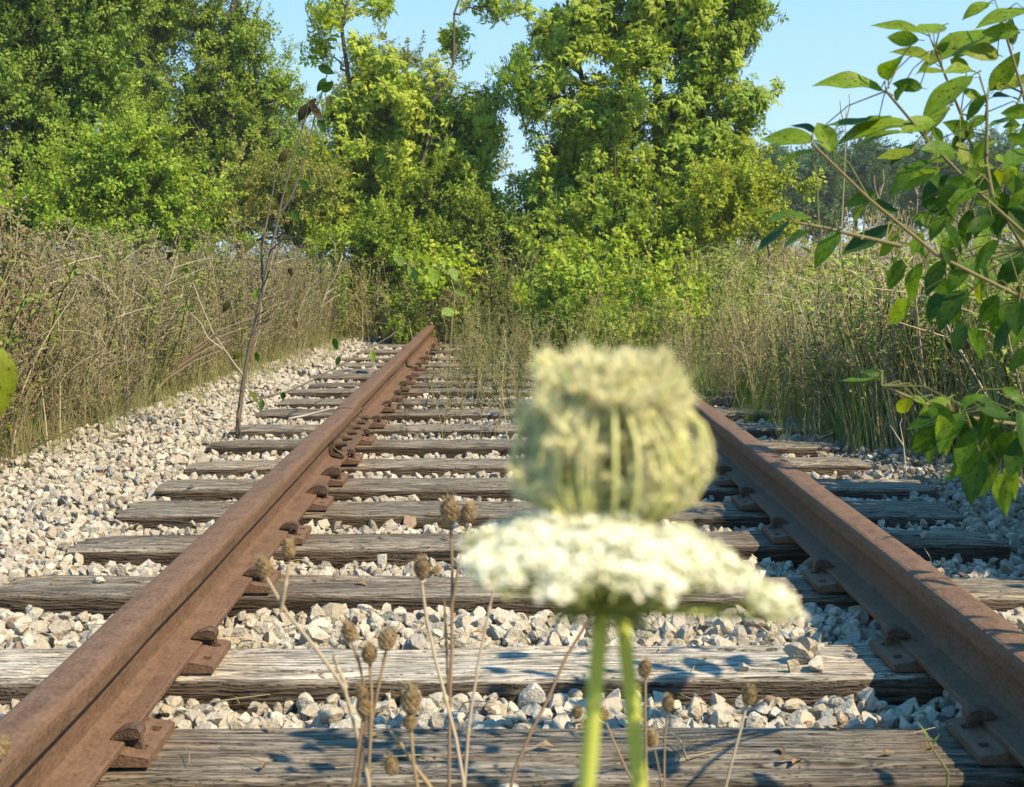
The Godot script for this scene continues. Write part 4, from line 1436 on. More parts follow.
func build_shrub() -> void:
	for q in [[0.46, 0.5, 0.06, 0.12], [0.44, 0.8, 0.08, 0.2], [0.48, 0.25, 0.05, 0.25], [0.45, 1.0, 0.1, 0.15], [0.47, -0.3, 0.07, 0.2], [0.44, 0.6, 0.12, 0.3]]:
		leaves_made.append(leaf_mesh(q[0], q[1], q[2], q[3]))
	var root := Vector3(1.62, -0.12, -2.15)
	var t := thing("dogwood_shrub", root)
	tag(t, "leafy green shrub reaching in over the right rail, with glossy pointed leaves", "shrub")
	var red := Color(0.16, 0.135, 0.07)
	var wood := Color(0.145, 0.14, 0.07)
	# branches in direction units of the whole view; the last points run outside it down to the root
	var hub := [seen(1095, 420, 1.95), Vector3(1.15, 0.38, -2.0), root]
	var br := [
		[1.72, [[886, 91, -0.10], [925, 138, -0.05], [952, 165], [976, 191], [1010, 212], [1050, 262, 0.05]], hub],
		[1.62, [[812, 144, -0.08], [848, 175, -0.04], [898, 232], [945, 260], [989, 281], [1030, 302], [1062, 340, 0.1]], hub],
		[1.66, [[794, 222, -0.04], [826, 228, -0.02], [858, 236], [900, 246]], []],
		[1.78, [[935, 50, -0.05], [955, 98], [966, 128], [974, 152], [985, 185, 0.02], [1020, 240, 0.04], [1060, 320, 0.08]], hub],
		[1.70, [[987, 100], [987, 130], [986, 161], [992, 195]], []],
		[1.75, [[1000, 15], [1011, 44], [1020, 80], [1032, 130], [1050, 220], [1070, 340, 0.08]], hub],
		[1.45, [[882, 386, -0.05], [922, 405], [949, 415], [1016, 421], [1060, 436, 0.1]], hub],
		[1.60, [[1040, 105], [1050, 200], [1065, 320, 0.06]], hub],
	]
	var nb := 0
	for b in br:
		var pts := px3(b[0], b[1])
		pts.append_array(b[2])
		var c := curve(pts, 16)
		for k in range(0, 15): twig_points.append(c[k])
		var r1 := 0.005 if b[2].size() else 0.003
		var rad := []
		for k in 17: rad.append(lerpf(0.0016, r1, pow(k / 16.0, 0.8)))
		var m := MB.new()
		m.tube(shifted(c, root), rad, 7, red if nb % 2 else wood, false)
		# buds and knots
		for k in range(1, 14, 2):
			var p: Vector3 = c[k] - root
			m.tube([p, p + rdir() * rad[k] * 2.2], [rad[k] * 1.1, rad[k] * 0.3], 5, wood, true)
		obj("branch", m.mesh(), M.stem, t)
		nb += 1
	# leaves: base x, y, tip x, y, width, tint kind (0 mid, 1 bright as if backlit, 2 dark as if shaded, 3 yellowish), distance
	var A := [[605, 270, 408, 200, 40, 1], [620, 240, 600, 115, 72, 1], [722, 262, 635, 240, 42, 0], [870, 226, 710, 345, 58, 1], [718, 98, 565, 58, 30, 1], [968, 98, 690, 142, 44, 1], [755, 185, 630, 105, 38, 3],
		[955, 115, 800, 165, 30, 1], [872, 210, 800, 190, 22, 1], [790, 215, 710, 207, 14, 1], [922, 272, 1018, 162, 58, 1], [930, 290, 1030, 262, 24, 2], [690, 372, 460, 332, 42, 1], [600, 350, 430, 402, 24, 0], [665, 395, 495, 408, 20, 1],
		[455, 455, 415, 335, 62, 1], [400, 418, 235, 385, 54, 1], [400, 450, 250, 490, 24, 1], [410, 402, 330, 335, 28, 2], [782, 420, 738, 376, 38, 1], [865, 392, 785, 450, 36, 2], [800, 318, 715, 378, 38, 1], [905, 300, 830, 268, 28, 1],
		[1045, 325, 985, 330, 58, 1], [1000, 342, 920, 396, 24, 0], [912, 345, 860, 368, 28, 0], [1040, 30, 880, 44, 30, 1], [922, 10, 845, 22, 28, 1], [990, 135, 975, 55, 34, 2], [750, 100, 788, 60, 22, 2], [860, 500, 935, 582, 60, 0],
		[965, 570, 975, 692, 76, 2], [870, 622, 812, 738, 44, 2], [752, 478, 600, 560, 44, 0], [775, 500, 660, 562, 38, 1], [630, 668, 485, 785, 54, 2], [320, 658, 243, 772, 34, 2], [265, 628, 165, 632, 18, 3], [385, 652, 235, 598, 28, 0],
		[585, 575, 480, 602, 38, 0], [555, 618, 490, 655, 30, 3], [475, 690, 388, 780, 46, 0], [392, 690, 280, 714, 28, 1], [645, 700, 600, 765, 36, 0], [800, 640, 730, 690, 34, 0], [935, 640, 850, 705, 44, 2], [935, 475, 1030, 492, 28, 1],
		[885, 455, 940, 405, 36, 1], [975, 400, 1040, 428, 32, 1], [1010, 470, 960, 540, 40, 3], [890, 560, 800, 585, 34, 0], [985, 610, 1040, 720, 52, 2], [820, 540, 760, 610, 36, 2], [700, 430, 620, 470, 26, 2], [760, 160, 800, 128, 26, 2], [830, 420, 860, 490, 34, 3],
		[905, 420, 870, 500, 30, 1], [1000, 560, 1050, 620, 46, 0], [720, 690, 690, 760, 36, 1], [560, 600, 640, 640, 30, 2], [780, 560, 840, 630, 36, 0], [640, 300, 660, 250, 20, 1]]
	for q in A:
		var d: float = 1.60 + 0.16 * (q[0] / 1000.0) + rr(-0.06, 0.06)
		var s: float = d / FOCAL
		hang_leaf(t, seen(680 + q[0] / 2.977, q[1] / 2.977, d), seen(680 + q[2] / 2.977, q[3] / 2.977, d + rr(-0.03, 0.03)), q[4] / 2.977 * s, M.leaf[q[5]])
	var B := [[662, 58, 608, 148, 56, 0], [722, 68, 655, 198, 48, 0], [842, 148, 755, 243, 58, 2], [852, 58, 790, 142, 56, 0], [945, 162, 910, 256, 54, 2], [1010, 180, 985, 278, 56, 2], [905, 130, 870, 195, 30, 3], [950, 0, 865, 96, 40, 0],
		[1035, 318, 972, 388, 44, 2], [1030, 52, 920, 132, 56, 2], [602, 412, 550, 380, 24, 2], [592, 412, 475, 440, 14, 0], [690, 472, 648, 536, 54, 3], [690, 470, 750, 480, 20, 1], [776, 512, 678, 578, 34, 2], [796, 524, 680, 648, 44, 0],
		[850, 510, 848, 630, 78, 2], [895, 620, 848, 778, 74, 2], [940, 640, 902, 768, 54, 0], [955, 555, 952, 694, 92, 2], [1020, 580, 990, 722, 68, 2], [902, 635, 792, 738, 38, 0], [980, 526, 872, 514, 28, 2], [885, 478, 1022, 514, 38, 2],
		[830, 500, 900, 440, 30, 0], [1010, 130, 1040, 230, 50, 2], [780, 20, 840, 90, 38, 2], [960, 440, 1030, 470, 30, 0], [1030, 250, 985, 300, 40, 0]]
	for q in B:
		var low: bool = q[1] > 350
		var d := (1.42 if low else 1.64) + rr(-0.05, 0.05)
		var s: float = d / FOCAL
		hang_leaf(t, seen(680 + q[0] / 2.977, 240 + q[1] / 2.977, d), seen(680 + q[2] / 2.977, 240 + q[3] / 2.977, d + rr(-0.03, 0.03)), q[4] / 2.977 * s, M.leaf[q[5]])
	for q in [[905, 40], [930, 25], [955, 70], [985, 55], [1010, 75], [1020, 110], [975, 95], [1000, 125], [1018, 150], [960, 135], [940, 150], [990, 170], [1015, 190], [920, 120], [900, 150], [1005, 30], [960, 185], [985, 205]]:
		var dd := rr(1.62, 1.8)
		var a := rr(-0.5, 0.9)
		var l := rr(26, 44)
		hang_leaf(t, seen(q[0] + 14, q[1], dd), seen(q[0] + 14 - cos(a) * l, q[1] + sin(a) * l, dd + rr(-0.04, 0.04)), rr(11, 20) * dd / FOCAL, M.leaf[[1, 0, 1, 3][g.randi() % 4]])
	for q in [[930, 402], [950, 398], [962, 412], [985, 408], [1000, 415], [1012, 430], [975, 430], [945, 428], [990, 445], [1015, 455], [960, 440], [1005, 470], [938, 415], [1020, 410]]:
		var dd := rr(1.38, 1.5)
		var a := rr(0.5, 2.2)
		var l := rr(34, 52)
		hang_leaf(t, seen(q[0], q[1], dd), seen(q[0] - cos(a) * l, q[1] + sin(a) * l, dd + rr(-0.03, 0.03)), rr(14, 26) * dd / FOCAL, M.leaf[[0, 2, 0, 1][g.randi() % 4]])
	# leaves deeper in the shrub
	for k in 44:
		var dd := rr(1.85, 2.12)
		var bx := rr(905, 1040)
		var by := rr(150, 330)
		var a := rr(0.2, 2.9)
		var l := rr(26, 42)
		hang_leaf(t, seen(bx, by, dd), seen(bx - cos(a) * l, by + sin(a) * l, dd + rr(-0.04, 0.04)), rr(11, 19) * dd / FOCAL, M.leaf[[0, 2, 2, 0, 1][k % 5]])
	# the rest of the shrub, past the right edge of the view
	for k in 70:
		var b := Vector3(rr(0.78, 1.75), rr(0.25, 1.35), rr(-1.55, -2.5))
		if b.x < 0.40 * -b.z + 0.06: continue
		hang_leaf(t, b, b + Vector3(rr(-1, 1), rr(-0.8, 0.3), rr(-1, 1)).normalized() * rr(0.08, 0.12), rr(0.025, 0.05), M.leaf[g.randi() % 4])
	twig_points = []

func seed_head(r: float, l: float) -> MB:
	# dried head: an egg of overlapping scales with a ragged tuft on top, along +y
	var o := MB.new()
	var rows := []
	var cols := []
	for i in 9:
		var t := i / 8.0
		var w := r * sqrt(maxf(0.0, sin(PI * (0.08 + 0.80 * t)))) * (1.0 - 0.25 * t)
		var row := PackedVector3Array()
		var cl := PackedColorArray()
		for k in 10:
			var a := -TAU * k / 10.0
			row.append(Vector3(cos(a) * w, t * l * 0.8, sin(a) * w))
			cl.append(Color(0.15, 0.11, 0.06))
		rows.append(row)
		cols.append(cl)
	o.sheet(rows, cols, [], true)
	for i in 6:
		for k in 9:
			var t := 0.06 + 0.13 * i
			var a := TAU * (k + 0.5 * (i % 2)) / 9.0
			var w := r * sqrt(sin(PI * (0.08 + 0.80 * t))) * (1.0 - 0.25 * t)
			var out := Vector3(cos(a), 0, sin(a))
			var p := out * w * 0.98 + Vector3(0, t * l * 0.8, 0)
			var side := Vector3(-sin(a), 0, cos(a)) * r * 0.27
			var tip := p + out * r * rr(0.10, 0.28) + Vector3(0, l * 0.2, 0)
			var cc := vary(Color(0.30, 0.22, 0.12) if g.randf() < 0.7 else Color(0.18, 0.125, 0.07), 0.2)
			var mid := p + out * r * 0.17 + Vector3(0, l * 0.07, 0)
			o.tri(p - side, mid, tip, cc)
			o.tri(mid, p + side, tip, cc)
			o.tri(p - side, p + side, mid, cc)
	for k in 26:
		var a := rr(0, TAU)
		var p := Vector3(cos(a), 0, sin(a)) * r * rr(0.1, 0.5) + Vector3(0, l * 0.74, 0)
		var e := p + (Vector3(cos(a), 0, sin(a)) * rr(0.0, 0.6) + Vector3(0, 1, 0)) * l * rr(0.12, 0.3)
		o.tube([p, e], [r * 0.07, r * 0.03], 3, vary(Color(0.36, 0.28, 0.17), 0.2), false)
	return o

func dried_plant(label: String, d: float, stems: Array, heads: Array, col := Color(0.21, 0.155, 0.095)) -> void:
	# stems: lists of measured directions from the ground up; heads: [x, y, dx, dy, size] with the direction the head points to
	var first: Array = stems[0]
	var last := seen(first[0][0], first[0][1], d)
	var root := Vector3(last.x + 0.01, -0.06, last.z + 0.02)
	var t := thing("dried_weed", root)
	tag(t, label, "dried weed", "dried seed-head weeds standing in the ballast")
	for i in stems.size():
		var pts := px3(d, stems[i])
		if i == 0 or pts[0].y < 0.32: pts.push_front(root + Vector3(rr(-0.01, 0.01), 0, 0))
		for k in pts.size(): 
			if k > 0: pts[k] += Vector3(0, 0, sin(i * 2.0 + k) * 0.006)
		var c := curve(pts, 18)
		var m := MB.new()
		var r := 0.0021 if i == 0 else 0.0015
		m.tube(shifted(c, root), taper(18, r, r * 0.62), 6, vary(col, 0.12), false)
		for k in 3:
			var q: Vector3 = c[5 + k * 5] - root
			m.tube([q - (c[5 + k * 5] - c[4 + k * 5]).normalized() * 0.003, q, q + (c[6 + k * 5] - c[5 + k * 5]).normalized() * 0.003], [r * 0.8, r * 1.35, r * 0.7], 6, vary(col, 0.15), false)
		obj("stem", m.mesh(), M.stem, t)
	for h in heads:
		var l: float = h[4] * d / FOCAL
		var dir := (cam.basis * Vector3(h[2], -h[3], rr(-0.3, 0.3))).normalized()
		var o := obj("seed_head", heads_made[g.randi() % heads_made.size()], M.dry, t)
		o.transform = Transform3D(along(dir, rr(0, TAU)) * l, seen(h[0], h[1], d) - root - dir * l * 0.45)

var heads_made := []

func build_dried() -> void:
	for k in 5: heads_made.append(seed_head(rr(0.31, 0.38), 1.0).mesh())
	dried_plant("dried stalk with two pale seed heads drooping before the left rail", 1.02,
		[[[372, 790], [347, 688], [316, 648], [290, 618], [281, 612], [270, 585], [267, 576]], [[281, 612], [285, 590], [289, 560]], [[347, 688], [336, 668], [333, 655]]], [[264, 567, -0.2, -1, 24], [289, 549, 0.05, -1, 21]], Color(0.30, 0.25, 0.18))
	dried_plant("dried stalk with three seed heads in a trio, in front of the bleached tie", 1.08,
		[[[368, 790], [372, 720], [372, 697], [370, 680], [369, 662]], [[372, 720], [378, 690], [386, 650]], [[371, 740], [364, 690], [358, 660], [352, 642]]], [[349, 631, -0.3, -1, 24], [369, 653, 0, -1, 22], [387, 639, 0.15, -1, 25]])
	dried_plant("short dried stalk with one dark upright double seed head below the trio", 1.0,
		[[[352, 795], [356, 760], [362, 735], [364, 716]], [[356, 795], [363, 745], [366, 722]]], [[364, 706, -0.05, -1, 24], [361, 692, 0, -1, 18]], Color(0.15, 0.11, 0.07))
	dried_plant("dried stalk with one golden shaggy seed head near the bottom edge", 0.98,
		[[[420, 795], [414, 760], [411, 735], [410, 724]], [[440, 800], [418, 770], [400, 745], [385, 728]]], [[411, 699, 0.1, -1, 31], [410, 721, 0.0, -1, 20], [391, 765, -0.2, -1, 22]], Color(0.25, 0.19, 0.11))
	dried_plant("pale forked stalk topped by one brown seed head left of the white flower", 1.1,
		[[[466, 792], [454, 724], [442, 685], [431, 644], [423, 605], [421, 580]], [[464, 790], [469, 724], [480, 655], [492, 598], [497, 575]], [[421, 583], [430, 576], [434, 572]]], [[422, 567, 0.05, -1, 25], [436, 570, 0.8, -0.4, 11]], Color(0.36, 0.31, 0.23))
	dried_plant("tall thin brown stalk with twin seed heads beside the white flower", 1.15,
		[[[449, 792], [450, 700], [452, 640], [452, 560], [450, 524]], [[451, 610], [458, 570], [464, 540], [468, 524]], [[449, 700], [446, 640], [444, 600]]], [[450, 509, -0.05, -1, 28], [469, 512, 0.15, -1, 23]], Color(0.17, 0.125, 0.08))
	dried_plant("bare brown stalk leaning right, under the white flower", 1.12,
		[[[506, 795], [520, 750], [548, 700], [560, 669], [588, 624], [604, 590]]], [[608, 586, 0.3, -1, 14]], Color(0.2, 0.145, 0.09))
	dried_plant("cluster of small thin seed heads right of the green flower stems", 1.2,
		[[[646, 795], [645, 735], [645, 700], [646, 680]], [[664, 795], [665, 760], [666, 720], [668, 710]], [[662, 795], [659, 765], [654, 748]], [[640, 795], [622, 760], [606, 722]]],
		[[645, 668, 0.1, -1, 21], [668, 703, 0, -1, 19], [652, 738, -0.1, -1, 20], [604, 714, -0.2, -1, 15], [577, 712, 0, -1, 15]])
	dried_plant("faint thin stalk with one small seed head on the right half of the nearest tie", 1.2,
		[[[722, 795], [732, 755], [741, 728], [748, 706]]], [[749, 695, 0.2, -1, 22]], Color(0.3, 0.25, 0.18))
	dried_plant("dry seed head cut by the left edge of the view", 1.0,
		[[[-6, 800], [-3, 775], [0, 760]]], [[1, 748, 0.1, -1, 26]])
	# one green sprout between the rails
	var p := seen(948, 772, 1.72)
	var root := Vector3(p.x, -0.04, p.z)
	var t := thing("green_sprout", root)
	tag(t, "single green grass sprout on the nearest tie beside the right rail", "sprout")
	var m := MB.new()
	m.tube([Vector3.ZERO, p - root, seen(941, 761, 1.72) - root, seen(928, 742, 1.72) - root], [0.002, 0.002, 0.0016, 0.0012], 5, Color(0.2, 0.2, 0.08), false)
	obj("stem", m.mesh(), M.fleshy, t)
	m = MB.new()
	blade(m, seen(930, 745, 1.72) - root, seen(921, 724, 1.72) - seen(930, 745, 1.72), Vector3(0.8, 0.5, 0.3), 0.036, 0.009, 0.2, 0.1, Color(0.14, 0.24, 0.03))
	blade(m, seen(932, 747, 1.72) - root, seen(938, 735, 1.72) - seen(932, 747, 1.72), Vector3(-0.8, 0.5, 0.3), 0.02, 0.006, 0.2, 0.1, Color(0.14, 0.24, 0.03))
	obj("leaf", m.mesh(), M.weed, t)

func floret(petal_l: float) -> MB:
	# tiny white five-petalled flower facing +y
	var o := MB.new()
	for k in 5:
		var a := TAU * k / 5.0 + rr(-0.2, 0.2)
		var out := Vector3(cos(a), rr(-0.1, 0.35), sin(a))
		var side := Vector3(-sin(a), 0, cos(a))
		var l := petal_l * rr(0.75, 1.25)
		var b := out * l * 0.12
		var e := b + out * l
		var w := side * l * 0.42
		var cc := vary(Color(0.86, 0.845, 0.72), 0.04)
		var mid := b + out * l * 0.62
		o.tri(b, mid - w, e - w * 0.4 + Vector3(0, l * 0.1, 0), cc)
		o.tri(b, e - w * 0.4 + Vector3(0, l * 0.1, 0), e + w * 0.4 + Vector3(0, l * 0.1, 0), cc)
		o.tri(b, e + w * 0.4 + Vector3(0, l * 0.1, 0), mid + w, cc)
	o.tube([Vector3(0, -petal_l * 1.4, 0), Vector3(0, petal_l * 0.18, 0)], [petal_l * 0.14, petal_l * 0.3], 5, Color(0.42, 0.46, 0.2), true)
	return o

func build_flowers() -> void:
	var green := Color(0.47, 0.52, 0.11)
	# --- open white umbel
	var d := 0.33
	var k := d / FOCAL
	var top := seen(602, 610, d)
	var root := Vector3(top.x - 0.006, -0.06, top.z + 0.015)
	var t := thing("white_wildflower", root)
	tag(t, "open flat white lace-like wildflower head in the foreground, out of focus", "wildflower")
	var m := MB.new()
	m.tube(shifted(curve([root, seen(583, 800, d), seen(588, 700, d), top], 14), root), taper(14, 0.0026, 0.0021), 10, green, false)
	obj("stem", m.mesh(), M.fleshy, t)
	var fl := []
	for q in 4: fl.append(floret(0.0018))
	var axis := (Vector3(0.06, 1.0, -0.045)).normalized()
	var fr := along(axis)
	var c0 := top + axis * 0.012 + Vector3(0.0009, 0, 0)
	# bracts under the head
	for q in 9:
		m = MB.new()
		var a := TAU * q / 9.0
		var out := (fr * Vector3(cos(a), -0.15, sin(a))).normalized()
		var pts := [top - root, top + out * 0.007 - root, top + out * 0.014 + Vector3(0, -0.003, 0) - root]
		m.tube(pts, [0.0007, 0.0006, 0.0002], 4, Color(0.22, 0.30, 0.07), false)
		for w in [-1, 1]:
			m.tube([pts[1], pts[1] + (out + fr.y.cross(out) * w * 0.8) * 0.005], [0.0005, 0.0002], 4, Color(0.22, 0.30, 0.07), false)
		obj("bract", m.mesh(), M.fleshy, t)
	var spots := []
	for q in 58:   # sunflower spread of small clusters over the dome
		var f := sqrt((q + 0.4) / 58.0)
		var a := q * 2.39996
		spots.append([f, a])
	for s in spots:
		var f: float = s[0]
		var a: float = s[1]
		var rad := f * 0.0375 * (1.0 + 0.13 * sin(a * 3.0 + 1.0) + rr(-0.1, 0.1))
		var h := 0.0065 - 0.0062 * f * f + rr(-0.0017, 0.0017)
		var p := c0 + fr * Vector3(cos(a) * rad, h, sin(a) * rad)
		# the right side hangs lower
		p.y -= 0.010 * smooth(0.02, 0.045, p.x - c0.x)
		var ray := MB.new()
		var mid := top.lerp(p, 0.5) + (p - top).length() * 0.08 * (fr * Vector3(cos(a), -0.3, sin(a)))
		ray.tube(shifted([top, mid, p - axis * 0.003], root), [0.0006, 0.0005, 0.0004], 4, Color(0.30, 0.36, 0.10), false)
		obj("ray", ray.mesh(), M.fleshy, t)
		var cl := MB.new()
		var dirc := (axis + (p - c0) * 12.0).normalized()
		var cf := along(dirc, rr(0, TAU))
		var n := 20
		for q in n:
			var ff := sqrt((q + 0.5) / n)
			var aa := q * 2.39996
			var pr := ff * 0.0054
			var lp := Vector3(cos(aa) * pr, 0.0028 - 0.003 * ff * ff + rr(-0.0006, 0.0006), sin(aa) * pr)
			var tilt := Basis.from_euler(Vector3(sin(aa) * ff * 0.7 + rr(-0.3, 0.3), rr(0, TAU), -cos(aa) * ff * 0.7 + rr(-0.3, 0.3)))
			cl.add(fl[g.randi() % 4], Transform3D(tilt.scaled(Vector3.ONE * (0.8 + 0.4 * ff * f + rr(-0.1, 0.1))), lp))
			cl.tube([Vector3(0, -0.004, 0), lp], [0.0003, 0.00025], 3, Color(0.38, 0.43, 0.16), false)
		var o := obj("flower_cluster", cl.mesh(), M.petal, t)
		o.transform = Transform3D(cf, p - root)
	# --- closed one behind it, curled like a bird's nest
	d = 0.365
	k = d / FOCAL
	var hub := seen(611, 526, d)
	root = Vector3(hub.x + 0.012, -0.06, hub.z - 0.02)
	t = thing("closed_wildflower", root)
	tag(t, "closed yellow-green seeding wildflower head curled like a bird's nest, above the white one", "wildflower")
	m = MB.new()
	m.tube(shifted(curve([root, seen(648, 800, d), seen(636, 720, d), seen(618, 640, d), seen(611, 580, d), hub], 16), root), taper(16, 0.0025, 0.0021), 10, green, false)
	obj("stem", m.mesh(), M.fleshy, t)
	var bristle := []
	for q in 4:
		# cluster of bristly young fruits on short stalks
		var b := MB.new()
		for w in 13:
			var dir := rdir()
			dir.y = absf(dir.y) * 0.8 + 0.25
			dir = dir.normalized()
			var l := rr(0.0048, 0.0085)
			var e := dir * l
			b.tube([Vector3.ZERO, e * 0.55], [0.00033, 0.0003], 3, Color(0.5, 0.54, 0.2), false)
			var fc := Color(0.80, 0.76, 0.44) if g.randf() < 0.72 else (Color(0.62, 0.48, 0.32) if g.randf() < 0.5 else Color(0.84, 0.80, 0.58))
			fc = vary(fc, 0.12)
			b.tube([e * 0.5, e * 0.7, e * 0.9, e * 1.05], [0.0004, 0.0008, 0.0007, 0.0003], 5, fc, true)
			for x in 14:
				var s := e * rr(0.6, 1.0)
				b.tube([s, s + (rdir() + dir * 0.4).normalized() * 0.0034], [0.0002, 0.00006], 3, vary(Color(0.86, 0.83, 0.58), 0.1), false)
		for w in 4:
			var a := rr(0, TAU)
			b.tube([Vector3.ZERO, Vector3(cos(a) * 0.006, rr(-0.001, 0.005), sin(a) * 0.006)], [0.0004, 0.0001], 3, Color(0.36, 0.42, 0.13), false)
		bristle.append(b.mesh())
	var R0 := 102.0 * k
	var H := 152.0 * k
	g.seed = 91
	for q in 84:
		# the outer rays make the cage, the inner ones carry fruit clusters at all heights
		var outer := q < 26
		var f := rr(0.86, 1.04) if outer else sqrt(rr(0.02, 0.80))
		var a := q * TAU / 26.0 + rr(-0.08, 0.08) if outer else rr(0, TAU)
		var out := Vector3(cos(a), 0, sin(a))
		var big := R0 * f
		var hh := H * (rr(0.72, 0.93) if outer else rr(0.55, 1.06) * (1.0 - 0.16 * f * f))
		var pts := [hub, hub + out * big * 0.42 + Vector3(0, hh * 0.05, 0), hub + out * big * 0.82 + Vector3(0, hh * 0.22, 0), hub + out * big * 1.0 + Vector3(0, hh * 0.50, 0), hub + out * big * (0.94 if outer else 0.92) + Vector3(0, hh * 0.80, 0), hub + out * big * (0.64 if outer else 0.68) + Vector3(0, hh, 0)]
		var c := curve(pts, 12)
		m = MB.new()
		m.tube(shifted(c, root), taper(12, 0.00062 if outer else 0.00045, 0.00045), 6, vary(Color(0.74, 0.74, 0.36), 0.1), false)
		obj("ray", m.mesh(), M.fleshy, t)
		var dir: Vector3 = (c[12] - c[10]).normalized() + Vector3(0, 0.6, 0) + out * rr(-0.2, 0.4)
		var o := obj("seed_cluster", bristle[g.randi() % 4], M.petal, t)
		o.transform = Transform3D(along(dir, rr(0, TAU)) * (rr(0.6, 0.85) if outer else rr(0.95, 1.35)), c[12] - root)
		if not outer:
			o = obj("seed_cluster", bristle[g.randi() % 4], M.petal, t)
			o.transform = Transform3D(along(rdir() + Vector3(0, 0.8, 0), rr(0, TAU)) * rr(0.8, 1.2), c[8 + g.randi() % 3] + rdir() * 0.003 - root)
		if q % 3 == 0:
			m = MB.new()
			var e: Vector3 = c[12] - root
			m.tube([e, e + (Vector3(0, 1, 0) + out * 0.3 + rdir() * 0.5).normalized() * 0.006, e + (Vector3(0, 1, 0) + out * 0.5 + rdir() * 0.5).normalized() * 0.0115], [0.0006, 0.0005, 0.0002], 4, Color(0.60, 0.66, 0.26), false)
			obj("bract", m.mesh(), M.fleshy, t)

func build_sapling() -> void:
	var d := 6.02
	var root := seen(236.5, 440, d)
	root.y = -0.05
	var t := thing("dying_sapling", root)
	tag(t, "thin dying sapling with few withered leaves, rooted at a tie's left end", "sapling")
	var col := Color(0.115, 0.095, 0.075)
	var runs := [
		[[236.5, 446], [240, 410], [244, 380], [252, 336], [258, 310], [263, 283], [271, 250], [279, 215], [284, 190], [291, 165], [299, 140], [305, 118], [309, 104]],
		[[279, 215], [290, 200], [299, 178], [304, 160], [312, 130], [316, 110], [323, 92], [326, 78], [330, 66]],
		[[305, 118], [309, 106], [318, 104], [328, 98]],
		[[263, 283, 0.02], [261, 250, 0.05], [266, 225, 0.1], [272, 195, 0.12], [277, 165, 0.12]],
		[[243, 376], [226, 352, -0.1], [214, 335, -0.15], [203, 310, -0.2], [193, 283, -0.22]],
		[[226, 352, -0.1], [208, 338, -0.1], [200, 322, -0.1], [190, 312, -0.1]],
		[[214, 335, -0.15], [238, 348, -0.25], [250, 347, -0.3]],
		[[247, 403], [262, 397, 0.1], [283, 393, 0.3], [301, 386, 0.5], [322, 375, 0.8], [345, 362, 1.2], [368, 349, 1.6], [392, 335, 2.0], [404, 326, 2.3]],
		[[252, 336], [272, 320, 0.1], [290, 300, 0.2], [306, 276, 0.3]],
		[[271, 250], [284, 238, -0.1], [300, 236, -0.15], [312, 246, -0.2]],
		[[258, 312], [240, 300, 0.1], [222, 296, 0.2]],
		[[237, 440], [240, 432, -0.03], [238, 415, -0.05], [242, 400, 0]],
	]
	for k in 22:
		var f := rr(0.12, 0.92) * 11.99
		var i := int(f)
		var a: Array = runs[0][i]
		var e: Array = runs[0][i + 1]
		var x := lerpf(a[0], e[0], f - i)
		var y := lerpf(a[1], e[1], f - i)
		var sx := rr(-34, 34)
		var up := rr(4, 26)
		runs.append([[x, y], [x + sx * 0.5, y - up * 0.35, rr(-0.1, 0.1)], [x + sx, y - up, rr(-0.15, 0.15)]])
	for i in runs.size():
		var pts := px3(d, runs[i])
		var c := curve(pts, 14)
		var r: Array = [0.0115, 0.005, 0.003, 0.006, 0.005, 0.0035, 0.003, 0.005, 0.0035, 0.0035, 0.003, 0.008]
		var m := MB.new()
		var wob := []
		var ri: float = r[i] if i < r.size() else rr(0.0018, 0.003)
		for q in c: wob.append(q - root + rdir() * ri * 0.35)
		m.tube(wob, taper(14, ri, ri * (0.22 if i == 0 else 0.4)), 6, col if i != 4 and i != 5 else Color(0.36, 0.31, 0.25), false)
		obj("trunk" if i == 0 else "twig", m.mesh(), M.bark, t)
	# leaves: base, tip, width, brown or green
	for q in [[316, 98, 300, 118, 8, 0], [308, 104, 296, 122, 9, 0], [312, 105, 321, 122, 8, 0], [310, 103, 318, 112, 7, 0], [322, 92, 334, 84, 10, 1], [326, 78, 318, 92, 8, 1], [318, 66, 334, 74, 9, 1], [331, 95, 328, 110, 6, 2], [284, 190, 276, 205, 7, 0], [249, 198, 252, 214, 7, 0], [234, 190, 243, 186, 6, 2],
			[208, 246, 212, 258, 8, 2], [172, 252, 166, 258, 6, 0], [182, 270, 190, 272, 6, 1], [254, 300, 258, 286, 6, 3], [264, 282, 268, 268, 5, 1], [285, 222, 288, 236, 7, 0], [289, 268, 291, 276, 5, 0], [295, 320, 297, 328, 5, 0], [256, 352, 257, 362, 6, 1], [248, 390, 261, 402, 5, 2], [262, 399, 262, 410, 6, 1], [283, 392, 282, 402, 6, 1], [334, 338, 336, 350, 7, 1], [230, 300, 224, 312, 7, 0], [292, 210, 300, 222, 8, 1], [252, 240, 246, 252, 7, 2], [300, 180, 310, 190, 8, 1], [270, 170, 262, 182, 7, 2], [288, 150, 280, 162, 8, 0], [318, 120, 326, 132, 8, 1], [240, 350, 234, 360, 6, 2], [372, 350, 374, 360, 7, 3], [398, 330, 404, 334, 7, 3], [340, 356, 336, 366, 5, 1]]:
		var m: Material = M.withered[0] if q[5] == 0 else (M.leaf[2] if q[5] == 1 else (M.withered[1] if q[5] == 2 else M.leaf[1]))
		var dd := d
		if q[0] > 325 and q[1] > 300: dd = d + 1.0
		hang_leaf(t, seen(q[0], q[1], dd), seen(q[2], q[3], dd), q[4] * dd / FOCAL, m)

